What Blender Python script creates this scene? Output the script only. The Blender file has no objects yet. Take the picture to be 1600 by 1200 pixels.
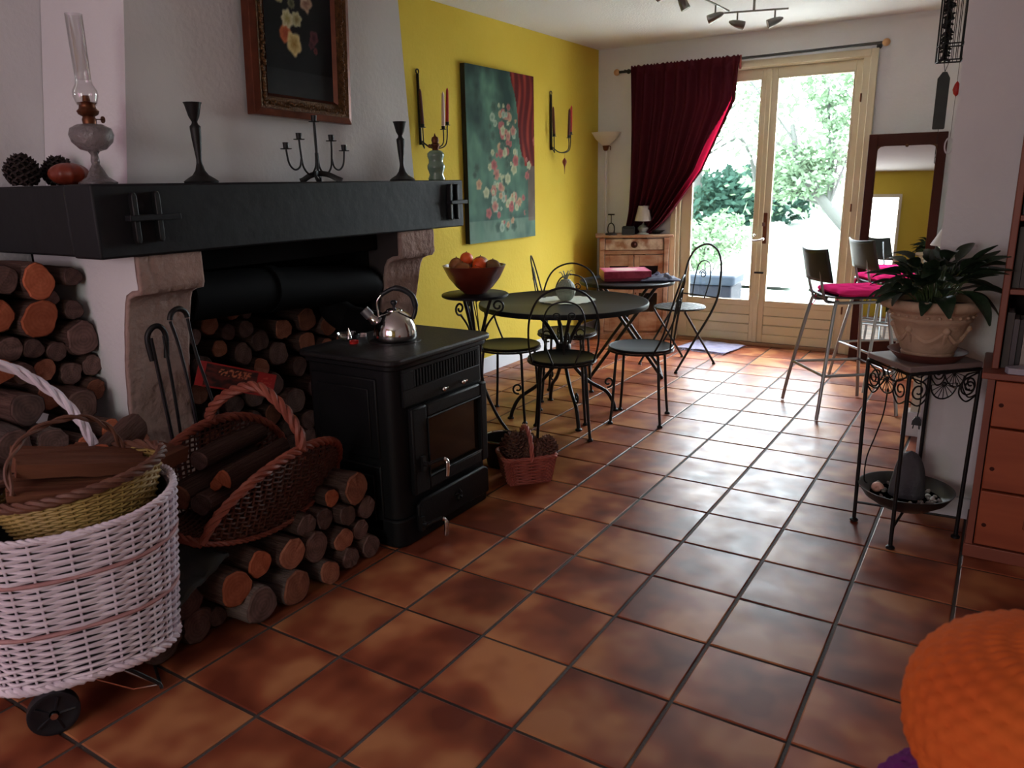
import bpy, bmesh, math, random
from mathutils import Vector, Matrix, noise
random.seed(7)
PI = math.pi
sc = bpy.context.scene
COL = sc.collection

# ------------------------------------------------------------ camera, world, light, exposure
cam_d = bpy.data.cameras.new('camera')
cam = bpy.data.objects.new('camera', cam_d); COL.objects.link(cam)
cam_d.sensor_width = 36.0; cam_d.lens = 1199.16 / 1600 * 36.0
cam_d.clip_start = 0.05; cam_d.clip_end = 300
yaw, pitch, roll = -0.5685, -0.2548, -0.0204
fw = Vector((math.sin(yaw)*math.cos(pitch), math.cos(yaw)*math.cos(pitch), math.sin(pitch)))
ri = Vector((math.cos(yaw), -math.sin(yaw), 0)); up = ri.cross(fw)
r2 = math.cos(roll)*ri + math.sin(roll)*up; u2 = -math.sin(roll)*ri + math.cos(roll)*up
m3 = Matrix((r2, u2, -fw)).transposed()
cam.matrix_world = Matrix.Translation((1.8729, -1.1246, 1.3784)) @ m3.to_4x4()
sc.camera = cam
cam_d.dof.use_dof = True; cam_d.dof.focus_distance = 3.6; cam_d.dof.aperture_fstop = 5.0

vs = sc.view_settings
vs.view_transform = 'Standard'; vs.look = 'None'; vs.gamma = 1.0; vs.use_curve_mapping = False
vs.exposure = 0.0

w = bpy.data.worlds.new('sky'); sc.world = w; w.use_nodes = True
bg = w.node_tree.nodes['Background']
bg.inputs[0].default_value = (0.84, 0.94, 1.0, 1); bg.inputs[1].default_value = 31.0
sun_d = bpy.data.lights.new('sun', 'SUN'); sun = bpy.data.objects.new('sun', sun_d); COL.objects.link(sun)
sun_d.energy = 7.0; sun_d.angle = 0.03; sun_d.color = (1, .97, .9)
sun.rotation_euler = (math.radians(30), math.radians(12), 0)
# daylight through the glazed doors (portal = guides the sky's own light, adds none)
pd = bpy.data.lights.new('door_daylight', 'AREA'); po = bpy.data.objects.new('door_daylight', pd); COL.objects.link(po)
pd.shape = 'RECTANGLE'; pd.size = 1.5; pd.size_y = 2.3; po.location = (.16, 5.62, 1.15); po.rotation_euler = (-PI/2, 0, 0)
pd.cycles.is_portal = True
# daylight of the window behind the photographer
wd = bpy.data.lights.new('rear_window_and_fill', 'AREA'); wo = bpy.data.objects.new('rear_window_and_fill', wd); COL.objects.link(wo)
wd.shape = 'RECTANGLE'; wd.size = 1.1; wd.size_y = 1.2; wo.location = (-0.35, -3.38, 1.45); wo.rotation_euler = (PI/2, 0, 0)
wd.energy = 15; wd.color = (1, .54, .80)
# added fill light by the same wall, no window opening behind it
we = bpy.data.lights.new('rear_window_and_fill', 'AREA'); wp = bpy.data.objects.new('rear_window_and_fill', we); COL.objects.link(wp)
we.shape = 'RECTANGLE'; we.size = 1.0; we.size_y = 1.2; wp.location = (.95, -3.36, 1.45); wp.rotation_euler = (PI/2, 0, 0)
we.energy = 30; we.color = (.97, .97, .93)

# ------------------------------------------------------------ materials
def lin(c):
    return tuple((x/255/12.92 if x/255 <= .04045 else ((x/255+.055)/1.055)**2.4) for x in c)
def mat(name, rgb, rough=.6, metal=0, rgb2=None, scale=8, bump=0, bscale=60, spec=None, trans=0, rnd=0, stretch=None, contrast=.25, coat=0, obj=True, sheen=0):
    m = bpy.data.materials.new(name); m.use_nodes = True
    nt = m.node_tree; N = nt.nodes; L = nt.links
    b = N['Principled BSDF']; b.inputs['Roughness'].default_value = rough; b.inputs['Metallic'].default_value = metal
    if spec is not None: b.inputs['Specular IOR Level'].default_value = spec
    if coat: b.inputs['Coat Weight'].default_value = coat; b.inputs['Coat Roughness'].default_value = .15
    if trans: b.inputs['Transmission Weight'].default_value = trans
    if sheen: b.inputs['Sheen Weight'].default_value = sheen
    c = lin(rgb) + (1,)
    b.inputs['Base Color'].default_value = c
    tc = N.new('ShaderNodeTexCoord'); src = tc.outputs['Object']
    if stretch:
        mp = N.new('ShaderNodeMapping'); mp.inputs['Scale'].default_value = stretch; L.new(src, mp.inputs[0]); src = mp.outputs[0]
    if rgb2:
        nz = N.new('ShaderNodeTexNoise'); nz.inputs['Scale'].default_value = scale; nz.inputs['Detail'].default_value = 5
        L.new(src, nz.inputs['Vector'])
        cr = N.new('ShaderNodeValToRGB'); cr.color_ramp.elements[0].position = .5-contrast; cr.color_ramp.elements[1].position = .5+contrast
        cr.color_ramp.elements[0].color = c; cr.color_ramp.elements[1].color = lin(rgb2)+(1,)
        L.new(nz.outputs[0], cr.inputs[0]); out = cr.outputs[0]
    else: out = None
    if rnd:
        oi = N.new('ShaderNodeObjectInfo'); hs = N.new('ShaderNodeHueSaturation')
        mr = N.new('ShaderNodeMapRange'); mr.inputs[3].default_value = 1-rnd; mr.inputs[4].default_value = 1+rnd
        L.new(oi.outputs['Random'], mr.inputs[0]); L.new(mr.outputs[0], hs.inputs['Value'])
        if out: L.new(out, hs.inputs['Color'])
        else: hs.inputs['Color'].default_value = c
        out = hs.outputs[0]
    if out: L.new(out, b.inputs['Base Color'])
    if bump:
        n2 = N.new('ShaderNodeTexNoise'); n2.inputs['Scale'].default_value = bscale; n2.inputs['Detail'].default_value = 4
        L.new(src, n2.inputs['Vector'])
        bp = N.new('ShaderNodeBump'); bp.inputs['Strength'].default_value = min(1, bump); bp.inputs['Distance'].default_value = .01
        L.new(n2.outputs[0], bp.inputs['Height']); L.new(bp.outputs[0], b.inputs['Normal'])
    return m

def attr_mat(name, rough=.6, spec=.3):
    m = bpy.data.materials.new(name); m.use_nodes = True; N = m.node_tree.nodes
    a = N.new('ShaderNodeVertexColor'); a.layer_name = 'paint'
    b = N['Principled BSDF']; b.inputs['Roughness'].default_value = rough; b.inputs['Specular IOR Level'].default_value = spec
    m.node_tree.links.new(a.outputs[0], b.inputs['Base Color'])
    return m

def tile_material():
    m = bpy.data.materials.new('terracotta'); m.use_nodes = True; N = m.node_tree.nodes; L = m.node_tree.links
    b = N['Principled BSDF']; tc = N.new('ShaderNodeTexCoord'); oi = N.new('ShaderNodeObjectInfo')
    geo = N.new('ShaderNodeNewGeometry')
    nz = N.new('ShaderNodeTexNoise'); nz.noise_dimensions = '4D'; nz.inputs['Scale'].default_value = 4.2; nz.inputs['Detail'].default_value = 2
    mul = N.new('ShaderNodeMath'); mul.operation = 'MULTIPLY'; mul.inputs[1].default_value = 40
    L.new(oi.outputs['Random'], mul.inputs[0]); L.new(mul.outputs[0], nz.inputs['W']); L.new(tc.outputs['Object'], nz.inputs['Vector'])
    cr = N.new('ShaderNodeValToRGB'); e = cr.color_ramp.elements
    e[0].position = .38; e[0].color = lin((106, 50, 34))+(1,); e[1].position = .62; e[1].color = lin((176, 116, 76))+(1,)
    k = e.new(.5); k.color = lin((142, 76, 50))+(1,)
    L.new(nz.outputs[0], cr.inputs[0])
    hs = N.new('ShaderNodeHueSaturation'); mr = N.new('ShaderNodeMapRange'); mr.inputs[3].default_value = .85; mr.inputs[4].default_value = 1.12
    L.new(oi.outputs['Random'], mr.inputs[0]); L.new(mr.outputs[0], hs.inputs['Value']); L.new(cr.outputs[0], hs.inputs['Color'])
    # fine speckle
    n3 = N.new('ShaderNodeTexNoise'); n3.inputs['Scale'].default_value = 9; n3.inputs['Detail'].default_value = 6
    L.new(geo.outputs['Position'], n3.inputs['Vector'])
    mr2 = N.new('ShaderNodeMapRange'); mr2.inputs[1].default_value = .3; mr2.inputs[2].default_value = .7; mr2.inputs[3].default_value = .30; mr2.inputs[4].default_value = .46
    L.new(n3.outputs[0], mr2.inputs[0]); L.new(mr2.outputs[0], b.inputs['Roughness'])
    b.inputs['Specular IOR Level'].default_value = .19
    bp = N.new('ShaderNodeBump'); bp.inputs['Strength'].default_value = .18; bp.inputs['Distance'].default_value = .004
    L.new(n3.outputs[0], bp.inputs['Height']); L.new(bp.outputs[0], b.inputs['Normal'])
    L.new(hs.outputs[0], b.inputs['Base Color'])
    return m

def ring_mat(name, c1, c2):
    m = bpy.data.materials.new(name); m.use_nodes = True; N = m.node_tree.nodes; L = m.node_tree.links
    b = N['Principled BSDF']; b.inputs['Roughness'].default_value = .85; b.inputs['Specular IOR Level'].default_value = .15
    tc = N.new('ShaderNodeTexCoord'); wv = N.new('ShaderNodeTexWave'); wv.wave_type = 'RINGS'; wv.rings_direction = 'X'
    wv.inputs['Scale'].default_value = 1.6; wv.inputs['Distortion'].default_value = 2.5; wv.inputs['Detail'].default_value = 3
    L.new(tc.outputs['Object'], wv.inputs['Vector'])
    nz = N.new('ShaderNodeTexNoise'); nz.inputs['Scale'].default_value = 1.3; nz.inputs['Detail'].default_value = 4
    L.new(tc.outputs['Object'], nz.inputs['Vector'])
    mx = N.new('ShaderNodeMix'); mx.data_type = 'FLOAT'; mx.inputs[0].default_value = .86
    L.new(wv.outputs[1], mx.inputs[2]); L.new(nz.outputs[0], mx.inputs[3])
    cr = N.new('ShaderNodeValToRGB'); cr.color_ramp.elements[0].position = .25; cr.color_ramp.elements[1].position = .75
    cr.color_ramp.elements[0].color = lin(c1)+(1,); cr.color_ramp.elements[1].color = lin(c2)+(1,)
    L.new(mx.outputs[0], cr.inputs[0])
    oi = N.new('ShaderNodeObjectInfo'); hs = N.new('ShaderNodeHueSaturation'); mr = N.new('ShaderNodeMapRange')
    mr.inputs[3].default_value = .6; mr.inputs[4].default_value = 1.25
    L.new(oi.outputs['Random'], mr.inputs[0]); L.new(mr.outputs[0], hs.inputs['Value']); L.new(cr.outputs[0], hs.inputs['Color'])
    L.new(hs.outputs[0], b.inputs['Base Color'])
    return m

def thin_glass(name, tint=(1, 1, 1), refl=.08):
    m = bpy.data.materials.new(name); m.use_nodes = True; N = m.node_tree.nodes; L = m.node_tree.links
    N.remove(N['Principled BSDF']); out = N['Material Output']
    t = N.new('ShaderNodeBsdfTransparent'); t.inputs[0].default_value = tint+(1,)
    g = N.new('ShaderNodeBsdfGlossy'); g.inputs['Roughness'].default_value = .02
    lw = N.new('ShaderNodeLayerWeight'); lw.inputs[0].default_value = .35
    mr = N.new('ShaderNodeMapRange'); mr.inputs[3].default_value = refl*.5; mr.inputs[4].default_value = min(1, refl*6)
    L.new(lw.outputs['Facing'], mr.inputs[0])
    mx = N.new('ShaderNodeMixShader'); L.new(mr.outputs[0], mx.inputs[0]); L.new(t.outputs[0], mx.inputs[1]); L.new(g.outputs[0], mx.inputs[2])
    L.new(mx.outputs[0], out.inputs[0]); return m

def cloth_mat(name, rgb, rgbt, fac=.35):
    m = bpy.data.materials.new(name); m.use_nodes = True; N = m.node_tree.nodes; L = m.node_tree.links
    N.remove(N['Principled BSDF']); out = N['Material Output']
    d = N.new('ShaderNodeBsdfDiffuse'); d.inputs[0].default_value = lin(rgb)+(1,)
    t = N.new('ShaderNodeBsdfTranslucent'); t.inputs[0].default_value = lin(rgbt)+(1,)
    mx = N.new('ShaderNodeMixShader'); mx.inputs[0].default_value = fac
    L.new(d.outputs[0], mx.inputs[1]); L.new(t.outputs[0], mx.inputs[2]); L.new(mx.outputs[0], out.inputs[0]); return m

PLASTER = mat('white_plaster', (226, 226, 226), .9, rgb2=(218, 218, 219), scale=3, bump=.25, bscale=45, spec=.2)
CEIL = mat('ceiling_plaster', (234, 236, 238), .95, bump=.5, bscale=70, spec=.1)
YELLOW = mat('yellow_paint', (204, 176, 62), .85, rgb2=(212, 186, 74), scale=2.2, bump=.2, bscale=40, spec=.25)
SKIRT = mat('skirting_paint', (222, 224, 230), .6)
GROUT = mat('grout', (44, 38, 35), .8, rgb2=(78, 70, 64), scale=2.5, bump=.3, bscale=90, contrast=.15)
TILE = tile_material()
STONE = mat('rough_pink_stone', (150, 126, 118), .95, rgb2=(172, 146, 136), scale=9, bump=1.0, bscale=34, spec=.1)
BEAM = mat('black_painted_beam', (18, 19, 22), .6, rgb2=(26, 28, 32), scale=4, bump=.25, bscale=14, spec=.3)
SOOT = mat('soot', (12, 11, 11), .95, rgb2=(20, 18, 18), scale=5, spec=.1)
STOVE = mat('stove_enamel', (11, 12, 14), .55, rgb2=(16, 17, 19), scale=6, bump=.08, bscale=120, spec=.25)
STOVETOP = mat('cast_iron_top', (18, 17, 18), .5, rgb2=(26, 24, 24), scale=9, bump=.2, bscale=80, spec=.45)
IRON = mat('black_iron', (16, 16, 17), .5, spec=.4)
SEAT = mat('black_seat_sheet', (15, 17, 20), .45, rgb2=(20, 23, 27), scale=12, spec=.25); DUCT = mat('matt_black_flue', (9, 9, 10), .8, spec=.1)
DARKGLASS = mat('stove_glass', (26, 20, 15), .12, rgb2=(40, 30, 20), scale=3, spec=.5)
CHROME = mat('chrome', (215, 212, 208), .12, 1)
STEEL = mat('brushed_tube', (150, 152, 156), .38, .9)
BRASS = mat('aged_brass', (104, 62, 40), .4, .8)
BRONZE = mat('dark_pewter', (30, 30, 30), .5, .5, rgb2=(42, 42, 41), scale=30)
GOLD = mat('antique_gilt', (116, 78, 40), .42, .55, rgb2=(70, 46, 24), scale=60, bump=.7, bscale=130)
REDGILT = mat('red_gilt_moulding', (112, 56, 34), .3, .5, rgb2=(84, 42, 26), scale=20)
CREAM = mat('cream_door_paint', (216, 204, 176), .5, rgb2=(208, 195, 164), scale=5, spec=.4)
GLASS = thin_glass('window_glass', (1, 1, 1), .04)
LAMPGLASS = thin_glass('lamp_glass', (.93, .93, .93), .12)
FONT = mat('pressed_glass', (150, 142, 142), .15, trans=.55, bump=.8, bscale=60)
LEAFX = 0; GREENGLASS = mat('green_opaline', (112, 134, 116), .18, coat=.5)
WAX_R = mat('red_wax', (170, 28, 22), .45); WAX_D = mat('dark_red_wax', (84, 22, 20), .5); WAX_W = mat('white_wax', (226, 196, 196), .5)
BARK = mat('bark', (74, 54, 48), .95, rgb2=(118, 92, 84), scale=9, bump=1.0, bscale=22, spec=.1, rnd=.3, stretch=(.25, 1, 1))
BARKG = mat('grey_bark', (86, 72, 68), .95, rgb2=(130, 112, 106), scale=8, bump=1.0, bscale=18, spec=.1, rnd=.3, stretch=(.25, 1, 1))
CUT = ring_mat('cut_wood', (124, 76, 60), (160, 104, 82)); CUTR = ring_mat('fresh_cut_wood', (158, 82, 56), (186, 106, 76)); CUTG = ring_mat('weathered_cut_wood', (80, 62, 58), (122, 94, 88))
SPLIT = mat('split_wood', (120, 76, 56), .9, rgb2=(88, 54, 42), scale=7, stretch=(.2, 3, 1), bump=.6, bscale=20, spec=.1)
W_WHITE = mat('whitewashed_wicker', (236, 226, 236), .7, rgb2=(210, 194, 206), scale=14, spec=.3)
W_RED = mat('reddish_wicker', (148, 78, 60), .55, rgb2=(112, 54, 42), scale=16, spec=.4)
W_DARK = mat('dark_wicker', (92, 50, 38), .6, rgb2=(66, 36, 28), scale=18, spec=.3)
W_YEL = mat('straw_wicker', (178, 150, 84), .6, rgb2=(150, 122, 66), scale=16)
W_BAND = mat('faded_pink_willow', (186, 142, 142), .7, rgb2=(160, 112, 112), scale=20); W_BRIM = mat('brown_willow', (112, 70, 52), .6, rgb2=(84, 50, 38), scale=18); W_PINK = mat('stained_wicker', (176, 92, 78), .6, rgb2=(140, 66, 56), scale=18)
RUBBER = mat('black_plastic', (22, 24, 30), .45)
CONE = mat('pinecone_scales', (74, 46, 38), .8, rgb2=(112, 72, 58), scale=40)
CONED = mat('dark_pinecone_scales', (30, 22, 20), .85, rgb2=(48, 34, 30), scale=40)
RUST = mat('rust_glaze', (150, 60, 34), .4, rgb2=(96, 36, 24), scale=14)
CURTAIN = cloth_mat('burgundy_curtain', (74, 28, 36), (50, 8, 14), .04); CURTE = cloth_mat('lit_curtain_strip', (104, 18, 38), (150, 18, 46), .28)  # edge strip: light caught by the curtain put into a brighter cloth colour
RODW = mat('rod_black', (30, 28, 28), .45); BALL = mat('turned_wood', (188, 142, 96), .45)
PINEOLD = mat('distressed_wood', (150, 96, 68), .75, rgb2=(186, 150, 126), scale=7, stretch=(1, 1, 2), bump=.3, bscale=30, contrast=.14)
WHITEWORN = mat('worn_white_paint', (222, 208, 192), .8, rgb2=(156, 112, 86), scale=14, contrast=.12)
PINE = mat('orange_pine', (168, 88, 56), .45, rgb2=(138, 66, 42), scale=3, stretch=(.4, 1, 5), spec=.4)
PINED = mat('red_pine_frame', (142, 78, 58), .5, rgb2=(122, 64, 48), scale=3, stretch=(1, 1, .3))
MIRW = mat('mahogany_frame', (70, 30, 22), .6, spec=.15, rgb2=(54, 24, 17), scale=5, stretch=(1, 1, .3))
MIRROR = mat('mirror_silver', (235, 238, 236), .01, 1)
SHADE = cloth_mat('white_lampshade', (232, 226, 224), (232, 226, 224), .4)
OPAL = cloth_mat('opal_glass', (244, 240, 232), (244, 240, 232), .5)
CERAM = mat('grey_ceramic', (150, 154, 150), .3)
DARKBOX = mat('dark_leather', (34, 32, 30), .6)
PINKC = cloth_mat('pink_cushion_cloth', (236, 52, 124), (220, 40, 100), .08)
STOOLB = mat('black_stool_sheet', (34, 38, 34), .5, rgb2=(26, 28, 26), scale=20)
POT = mat('sandstone_pot', (192, 164, 138), .85, rgb2=(168, 138, 114), scale=12, bump=.5, bscale=40)
SAUCER = mat('terracotta_saucer', (112, 62, 52), .6, rgb2=(84, 46, 40), scale=10)
LEAF = mat('dark_leaf', (42, 60, 40), .4, rgb2=(22, 36, 24), scale=18, spec=.4, rnd=.25)
STEM = mat('leaf_stem', (66, 84, 48), .5)
SLAB = mat('grey_slab', (140, 122, 118), .6, rgb2=(120, 102, 98), scale=8)
SLATE = mat('dark_stone', (62, 62, 66), .8, rgb2=(84, 84, 88), scale=14, bump=.5, bscale=50)
BOWLB = mat('black_bowl', (30, 29, 28), .4, rgb2=(44, 42, 40), scale=12)
PEBBLE = mat('pebble', (150, 146, 140), .25, rnd=.4); SHELLM = mat('shell', (206, 160, 142), .5)
WATER = mat('water', (40, 42, 42), .05, spec=.6)
REDBOX = attr_mat('printed_card', .5); PAINT = attr_mat('oil_paint', .7, .12)
DOILY = mat('lace', (210, 214, 200), .9); PINEAPPLE = mat('grey_green_glaze', (148, 158, 142), .5, bump=.8, bscale=90)
WOODBOWL = mat('varnished_wooden_bowl', (122, 50, 34), .28, rgb2=(88, 34, 24), scale=6, coat=.3)
ORANGE = mat('orange_peel', (232, 92, 34), .45, bump=.2, bscale=200); PEAR = mat('pear_skin', (170, 112, 66), .5, rgb2=(150, 90, 50), scale=9)
KIWI = mat('kiwi_skin', (124, 92, 56), .8)
BLUEC = mat('navy_cloth', (56, 60, 84), .8, rgb2=(84, 86, 110), scale=20)
LAV = mat('lavender_mat', (150, 144, 170), .85, rgb2=(120, 116, 142), scale=20)
KNIT_O = mat('orange_yarn', (208, 100, 44), .9, rgb2=(192, 82, 38), scale=5, spec=.1)
KNIT_O2 = mat('deep_orange_yarn', (196, 82, 48), .8, sheen=.3)
KNIT_P = mat('purple_yarn', (106, 34, 104), .9, spec=.1)
LAWN = mat('lawn', (46, 62, 50), .95, rgb2=(64, 76, 64), scale=1.2)
TERR = mat('terrace_paving', (206, 204, 196), .9, rgb2=(190, 188, 180), scale=2)
LEAFO = cloth_mat('garden_leaves', (84, 102, 82), (80, 104, 72), .3); LEAFO2 = cloth_mat('dark_garden_leaves', (38, 58, 50), (40, 62, 48), .2)
TRUNK = mat('tree_bark', (44, 48, 44), .9)
BINM = mat('blue_grey_plastic', (14, 18, 27), .6, spec=.1); BINL = mat('pale_grey_lid', (28, 36, 46), .6, spec=.1)
KBAR = mat('bar_cream', (196, 184, 164), .6); KTOP = mat('bar_top', (180, 170, 150), .4)
BOOKC = [mat('spine_%d' % i, c, .5) for i, c in enumerate([(60, 50, 46), (104, 98, 92), (40, 34, 36), (120, 84, 70), (74, 66, 70), (150, 140, 132), (52, 30, 30), (36, 44, 50)])]
WHITEC = mat('white_ceramic', (200, 196, 200), .3); PLASTIC = mat('frosted_plastic', (190, 186, 200), .25, trans=.3)
SPOT = mat('satin_nickel', (120, 118, 112), .35, .8); BULB = mat('spot_glass', (230, 230, 225), .15)
SACK_SHADE = mat('dark_sack_and_shade', (36, 38, 36), .9, rgb2=(50, 52, 50), scale=8)

# ------------------------------------------------------------ geometry
class G:
    def __init__(s): s.v = []; s.f = []; s.col = None
    def add(s, vs_, fs_):
        o = len(s.v); s.v += [tuple(p) for p in vs_]; s.f += [tuple(i+o for i in f) for f in fs_]; return s
    def box(s, a, b, M_=None):
        x0, y0, z0 = a; x1, y1, z1 = b
        vs_ = [Vector(p) for p in ((x0,y0,z0),(x1,y0,z0),(x1,y1,z0),(x0,y1,z0),(x0,y0,z1),(x1,y0,z1),(x1,y1,z1),(x0,y1,z1))]
        if M_: vs_ = [M_ @ p for p in vs_]
        return s.add(vs_, [(0,3,2,1),(4,5,6,7),(0,1,5,4),(1,2,6,5),(2,3,7,6),(3,0,4,7)])
    def tube(s, pts, r, n=8, closed=False, flat=1.0, cap=True):
        pts = [Vector(p) for p in pts]; k = len(pts)
        if k < 2: return s
        rs = r if isinstance(r, (list, tuple)) else [r]*k
        t0 = (pts[1]-pts[0]).normalized(); a = Vector((0, 0, 1)) if abs(t0.z) < .9 else Vector((1, 0, 0))
        nrm = t0.cross(a).normalized(); rings = []; o = len(s.v)
        for i in range(k):
            if closed: t = pts[(i+1) % k]-pts[i-1]
            else: t = pts[min(i+1, k-1)]-pts[max(i-1, 0)]
            if t.length < 1e-9: t = t0
            t.normalize(); nrm = (nrm-t*nrm.dot(t))
            if nrm.length < 1e-6: nrm = t.orthogonal()
            nrm.normalize(); b = t.cross(nrm)
            for j in range(n):
                q = 2*PI*j/n; s.v.append(tuple(pts[i]+nrm*math.cos(q)*rs[i]+b*math.sin(q)*rs[i]*flat))
        for i in range(k if closed else k-1):
            i2 = (i+1) % k
            for j in range(n):
                j2 = (j+1) % n; s.f.append((o+i*n+j, o+i*n+j2, o+i2*n+j2, o+i2*n+j))
        if not closed and cap:
            s.f.append(tuple(o+j for j in range(n))[::-1]); s.f.append(tuple(o+(k-1)*n+j for j in range(n)))
        return s
    def lathe(s, prof, n=24, c=(0, 0, 0), M_=None, sq=None):
        o = len(s.v); c = Vector(c)
        for (r, z) in prof:
            for j in range(n):
                q = 2*PI*j/n; k = 1
                p = Vector((r*math.cos(q)*k, r*math.sin(q)*k, z))
                if M_: p = M_ @ p
                s.v.append(tuple(c+p))
        for i in range(len(prof)-1):
            for j in range(n):
                j2 = (j+1) % n; s.f.append((o+i*n+j, o+i*n+j2, o+(i+1)*n+j2, o+(i+1)*n+j))
        if prof[0][0] > 1e-5: s.f.append(tuple(o+j for j in range(n))[::-1])
        if prof[-1][0] > 1e-5: s.f.append(tuple(o+(len(prof)-1)*n+j for j in range(n)))
        return s
    def sph(s, c, r, n=16, m=10, sc_=(1, 1, 1)):
        pr = [(max(1e-6, math.sin(PI*i/m))*r, -math.cos(PI*i/m)*r) for i in range(m+1)]
        return s.lathe(pr, n, c, Matrix.Diagonal(Vector(sc_)))
    def prism(s, poly, d, M_=None):   # poly in xy extruded along z by d, then M_
        n = len(poly); vs_ = [Vector((x, y, 0)) for x, y in poly]+[Vector((x, y, d)) for x, y in poly]
        if M_: vs_ = [M_ @ p for p in vs_]
        return s.add(vs_, [tuple(range(n))[::-1], tuple(range(n, 2*n))]+[(i, (i+1) % n, n+(i+1) % n, n+i) for i in range(n)])
    def grid(s, fn, nu, nv, closed_u=False):
        o = len(s.v)
        for j in range(nv+1):
            for i in range(nu if closed_u else nu+1): s.v.append(tuple(fn(i/nu, j/nv)))
        w_ = nu if closed_u else nu+1
        for j in range(nv):
            for i in range(nu):
                i2 = (i+1) % w_; s.f.append((o+j*w_+i, o+j*w_+i2, o+(j+1)*w_+i2, o+(j+1)*w_+i))
        return s

def mesh(name, g, m, smooth=False):
    me = bpy.data.meshes.new(name); me.from_pydata(g.v, [], g.f); me.update()
    for mm in (m if isinstance(m, list) else [m]): me.materials.append(mm)
    bm = bmesh.new(); bm.from_mesh(me); bmesh.ops.recalc_face_normals(bm, faces=bm.faces); bm.to_mesh(me); bm.free()
    if smooth:
        me.polygons.foreach_set('use_smooth', [True]*len(me.polygons))
        try: me.set_sharp_from_angle(angle=math.radians(50))
        except Exception: pass
    return me
def obj(name, g, m, parent=None, smooth=True, bevel=0, loc=None, rot=None, label=None, me=None):
    me = me or mesh(name, g, m, smooth)
    o = bpy.data.objects.new(name, me); COL.objects.link(o)
    if parent: o.parent = parent
    if loc: o.location = loc
    if rot: o.rotation_euler = rot
    if bevel:
        b = o.modifiers.new('edge', 'BEVEL'); b.width = bevel; b.segments = 2; b.limit_method = 'ANGLE'; b.angle_limit = .7
    if label: o['label'] = label
    return o
def tag(o, label, cat, group=None, kind=None):
    o['label'] = label; o['category'] = cat
    if group: o['group'] = group
    if kind: o['kind'] = kind
    return o
def thing(name, label, cat, loc=(0, 0, 0), rz=0, group=None, rot=None):
    o = bpy.data.objects.new(name, None); COL.objects.link(o); o.empty_display_size = .05
    o.location = loc; o.rotation_euler = rot or (0, 0, rz); return tag(o, label, cat, group)
def struct(name, g, m, smooth=False, bevel=0):
    o = obj(name, g, m, smooth=smooth, bevel=bevel); o['kind'] = 'structure'; return o
def dup(root, loc=None, rz=None, label=None):
    r = root.copy(); COL.objects.link(r)
    if loc: r.location = loc
    if rz is not None: r.rotation_euler = (0, 0, rz)
    if label: r['label'] = label
    for ch in list(root.children):
        c = ch.copy(); COL.objects.link(c); c.parent = r
        for g_ in ch.children:
            d = g_.copy(); COL.objects.link(d); d.parent = c
    return r
def cr(P, k=8, closed=False):   # Catmull-Rom through points
    P = [Vector(p) for p in P]; n = len(P); out = []
    for i in range(n if closed else n-1):
        if closed: p0, p1, p2, p3 = P[i-1], P[i], P[(i+1) % n], P[(i+2) % n]
        else: p0, p1, p2, p3 = P[max(i-1, 0)], P[i], P[i+1], P[min(i+2, n-1)]
        for j in range(k):
            t = j/k; out.append(.5*((2*p1)+(p2-p0)*t+(2*p0-5*p1+4*p2-p3)*t*t+(3*p1-p0-3*p2+p3)*t**3))
    if not closed: out.append(P[-1])
    return out
def spiral(c, r0, r1, a0, turns, U, V, n=24):
    c = Vector(c); U = Vector(U); V = Vector(V)
    return [c+(U*math.cos(a0+turns*2*PI*i/n)+V*math.sin(a0+turns*2*PI*i/n))*(r0+(r1-r0)*i/n) for i in range(n+1)]
def interp(tab, x):
    if x <= tab[0][0]: return tab[0][1]
    for (a, b), (c, d) in zip(tab, tab[1:]):
        if x <= c: return b+(d-b)*(x-a)/(c-a)
    return tab[-1][1]

# ------------------------------------------------------------ the room
XL, YB, ZC = -1.34, 5.43, 2.50
struct('ceiling', G().box((XL-.2, -3.6, ZC), (3.7, YB+.25, ZC+.2)), CEIL)
fl = struct('floor', G().box((XL-.2, -3.6, -.2), (3.7, YB+.22, -.0035)), GROUT)
P = .312; PJ = .3132
tile_me = []
for k in range(4):
    g = G(); h = (P-.011)/2; hy = (PJ-.011)/2; e = .003; z0, z1, z2 = -.012, -.0018, 0
    rnd = random.Random(k)
    def ring(ins, z): return [(-h+ins, -hy+ins, z), (h-ins, -hy+ins, z), (h-ins, hy-ins, z), (-h+ins, hy-ins, z)]
    g.add(ring(0, z0)+ring(0, z1)+ring(e, z2), [(0,1,5,4),(1,2,6,5),(2,3,7,6),(3,0,4,7),(4,5,9,8),(5,6,10,9),(6,7,11,10),(7,4,8,11),(8,9,10,11)])
    tile_me.append(mesh('tile', g, TILE))
for i in range(-5, 8):
    for j in range(-3, 18):
        cx = (i+.5)*P; cy = (j+.5)*PJ
        if cx < XL-.1 or (cx > 2.3 and cy > .6) or (cx > 1.75 and cy > 4.6): continue
        if cy < -.35 and cx > 1.2: continue
        t = bpy.data.objects.new('tile', random.choice(tile_me)); COL.objects.link(t); t.parent = fl
        t.location = (cx, cy, random.uniform(-.0004, .0004)); t.rotation_euler = (random.gauss(0, .0012), random.gauss(0, .0012), random.gauss(0, .0016))
# tiles outside the photograph, joined
g = G()
for i in range(-5, 12):
    for j in range(-12, 18):
        cx = (i+.5)*P; cy = (j+.5)*PJ
        if j >= -3 and i < 8 and not ((cx > 2.3 and cy > .6) or (cx > 1.75 and cy > 4.6) or (cy < -.35 and cx > 1.2)): continue
        if cx > 3.6: continue
        g.box((cx-.151, cy-.151, -.01), (cx+.151, cy+.151, 0))
o = obj('tile_field', g, TILE, fl); o['kind'] = 'stuff'

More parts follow.
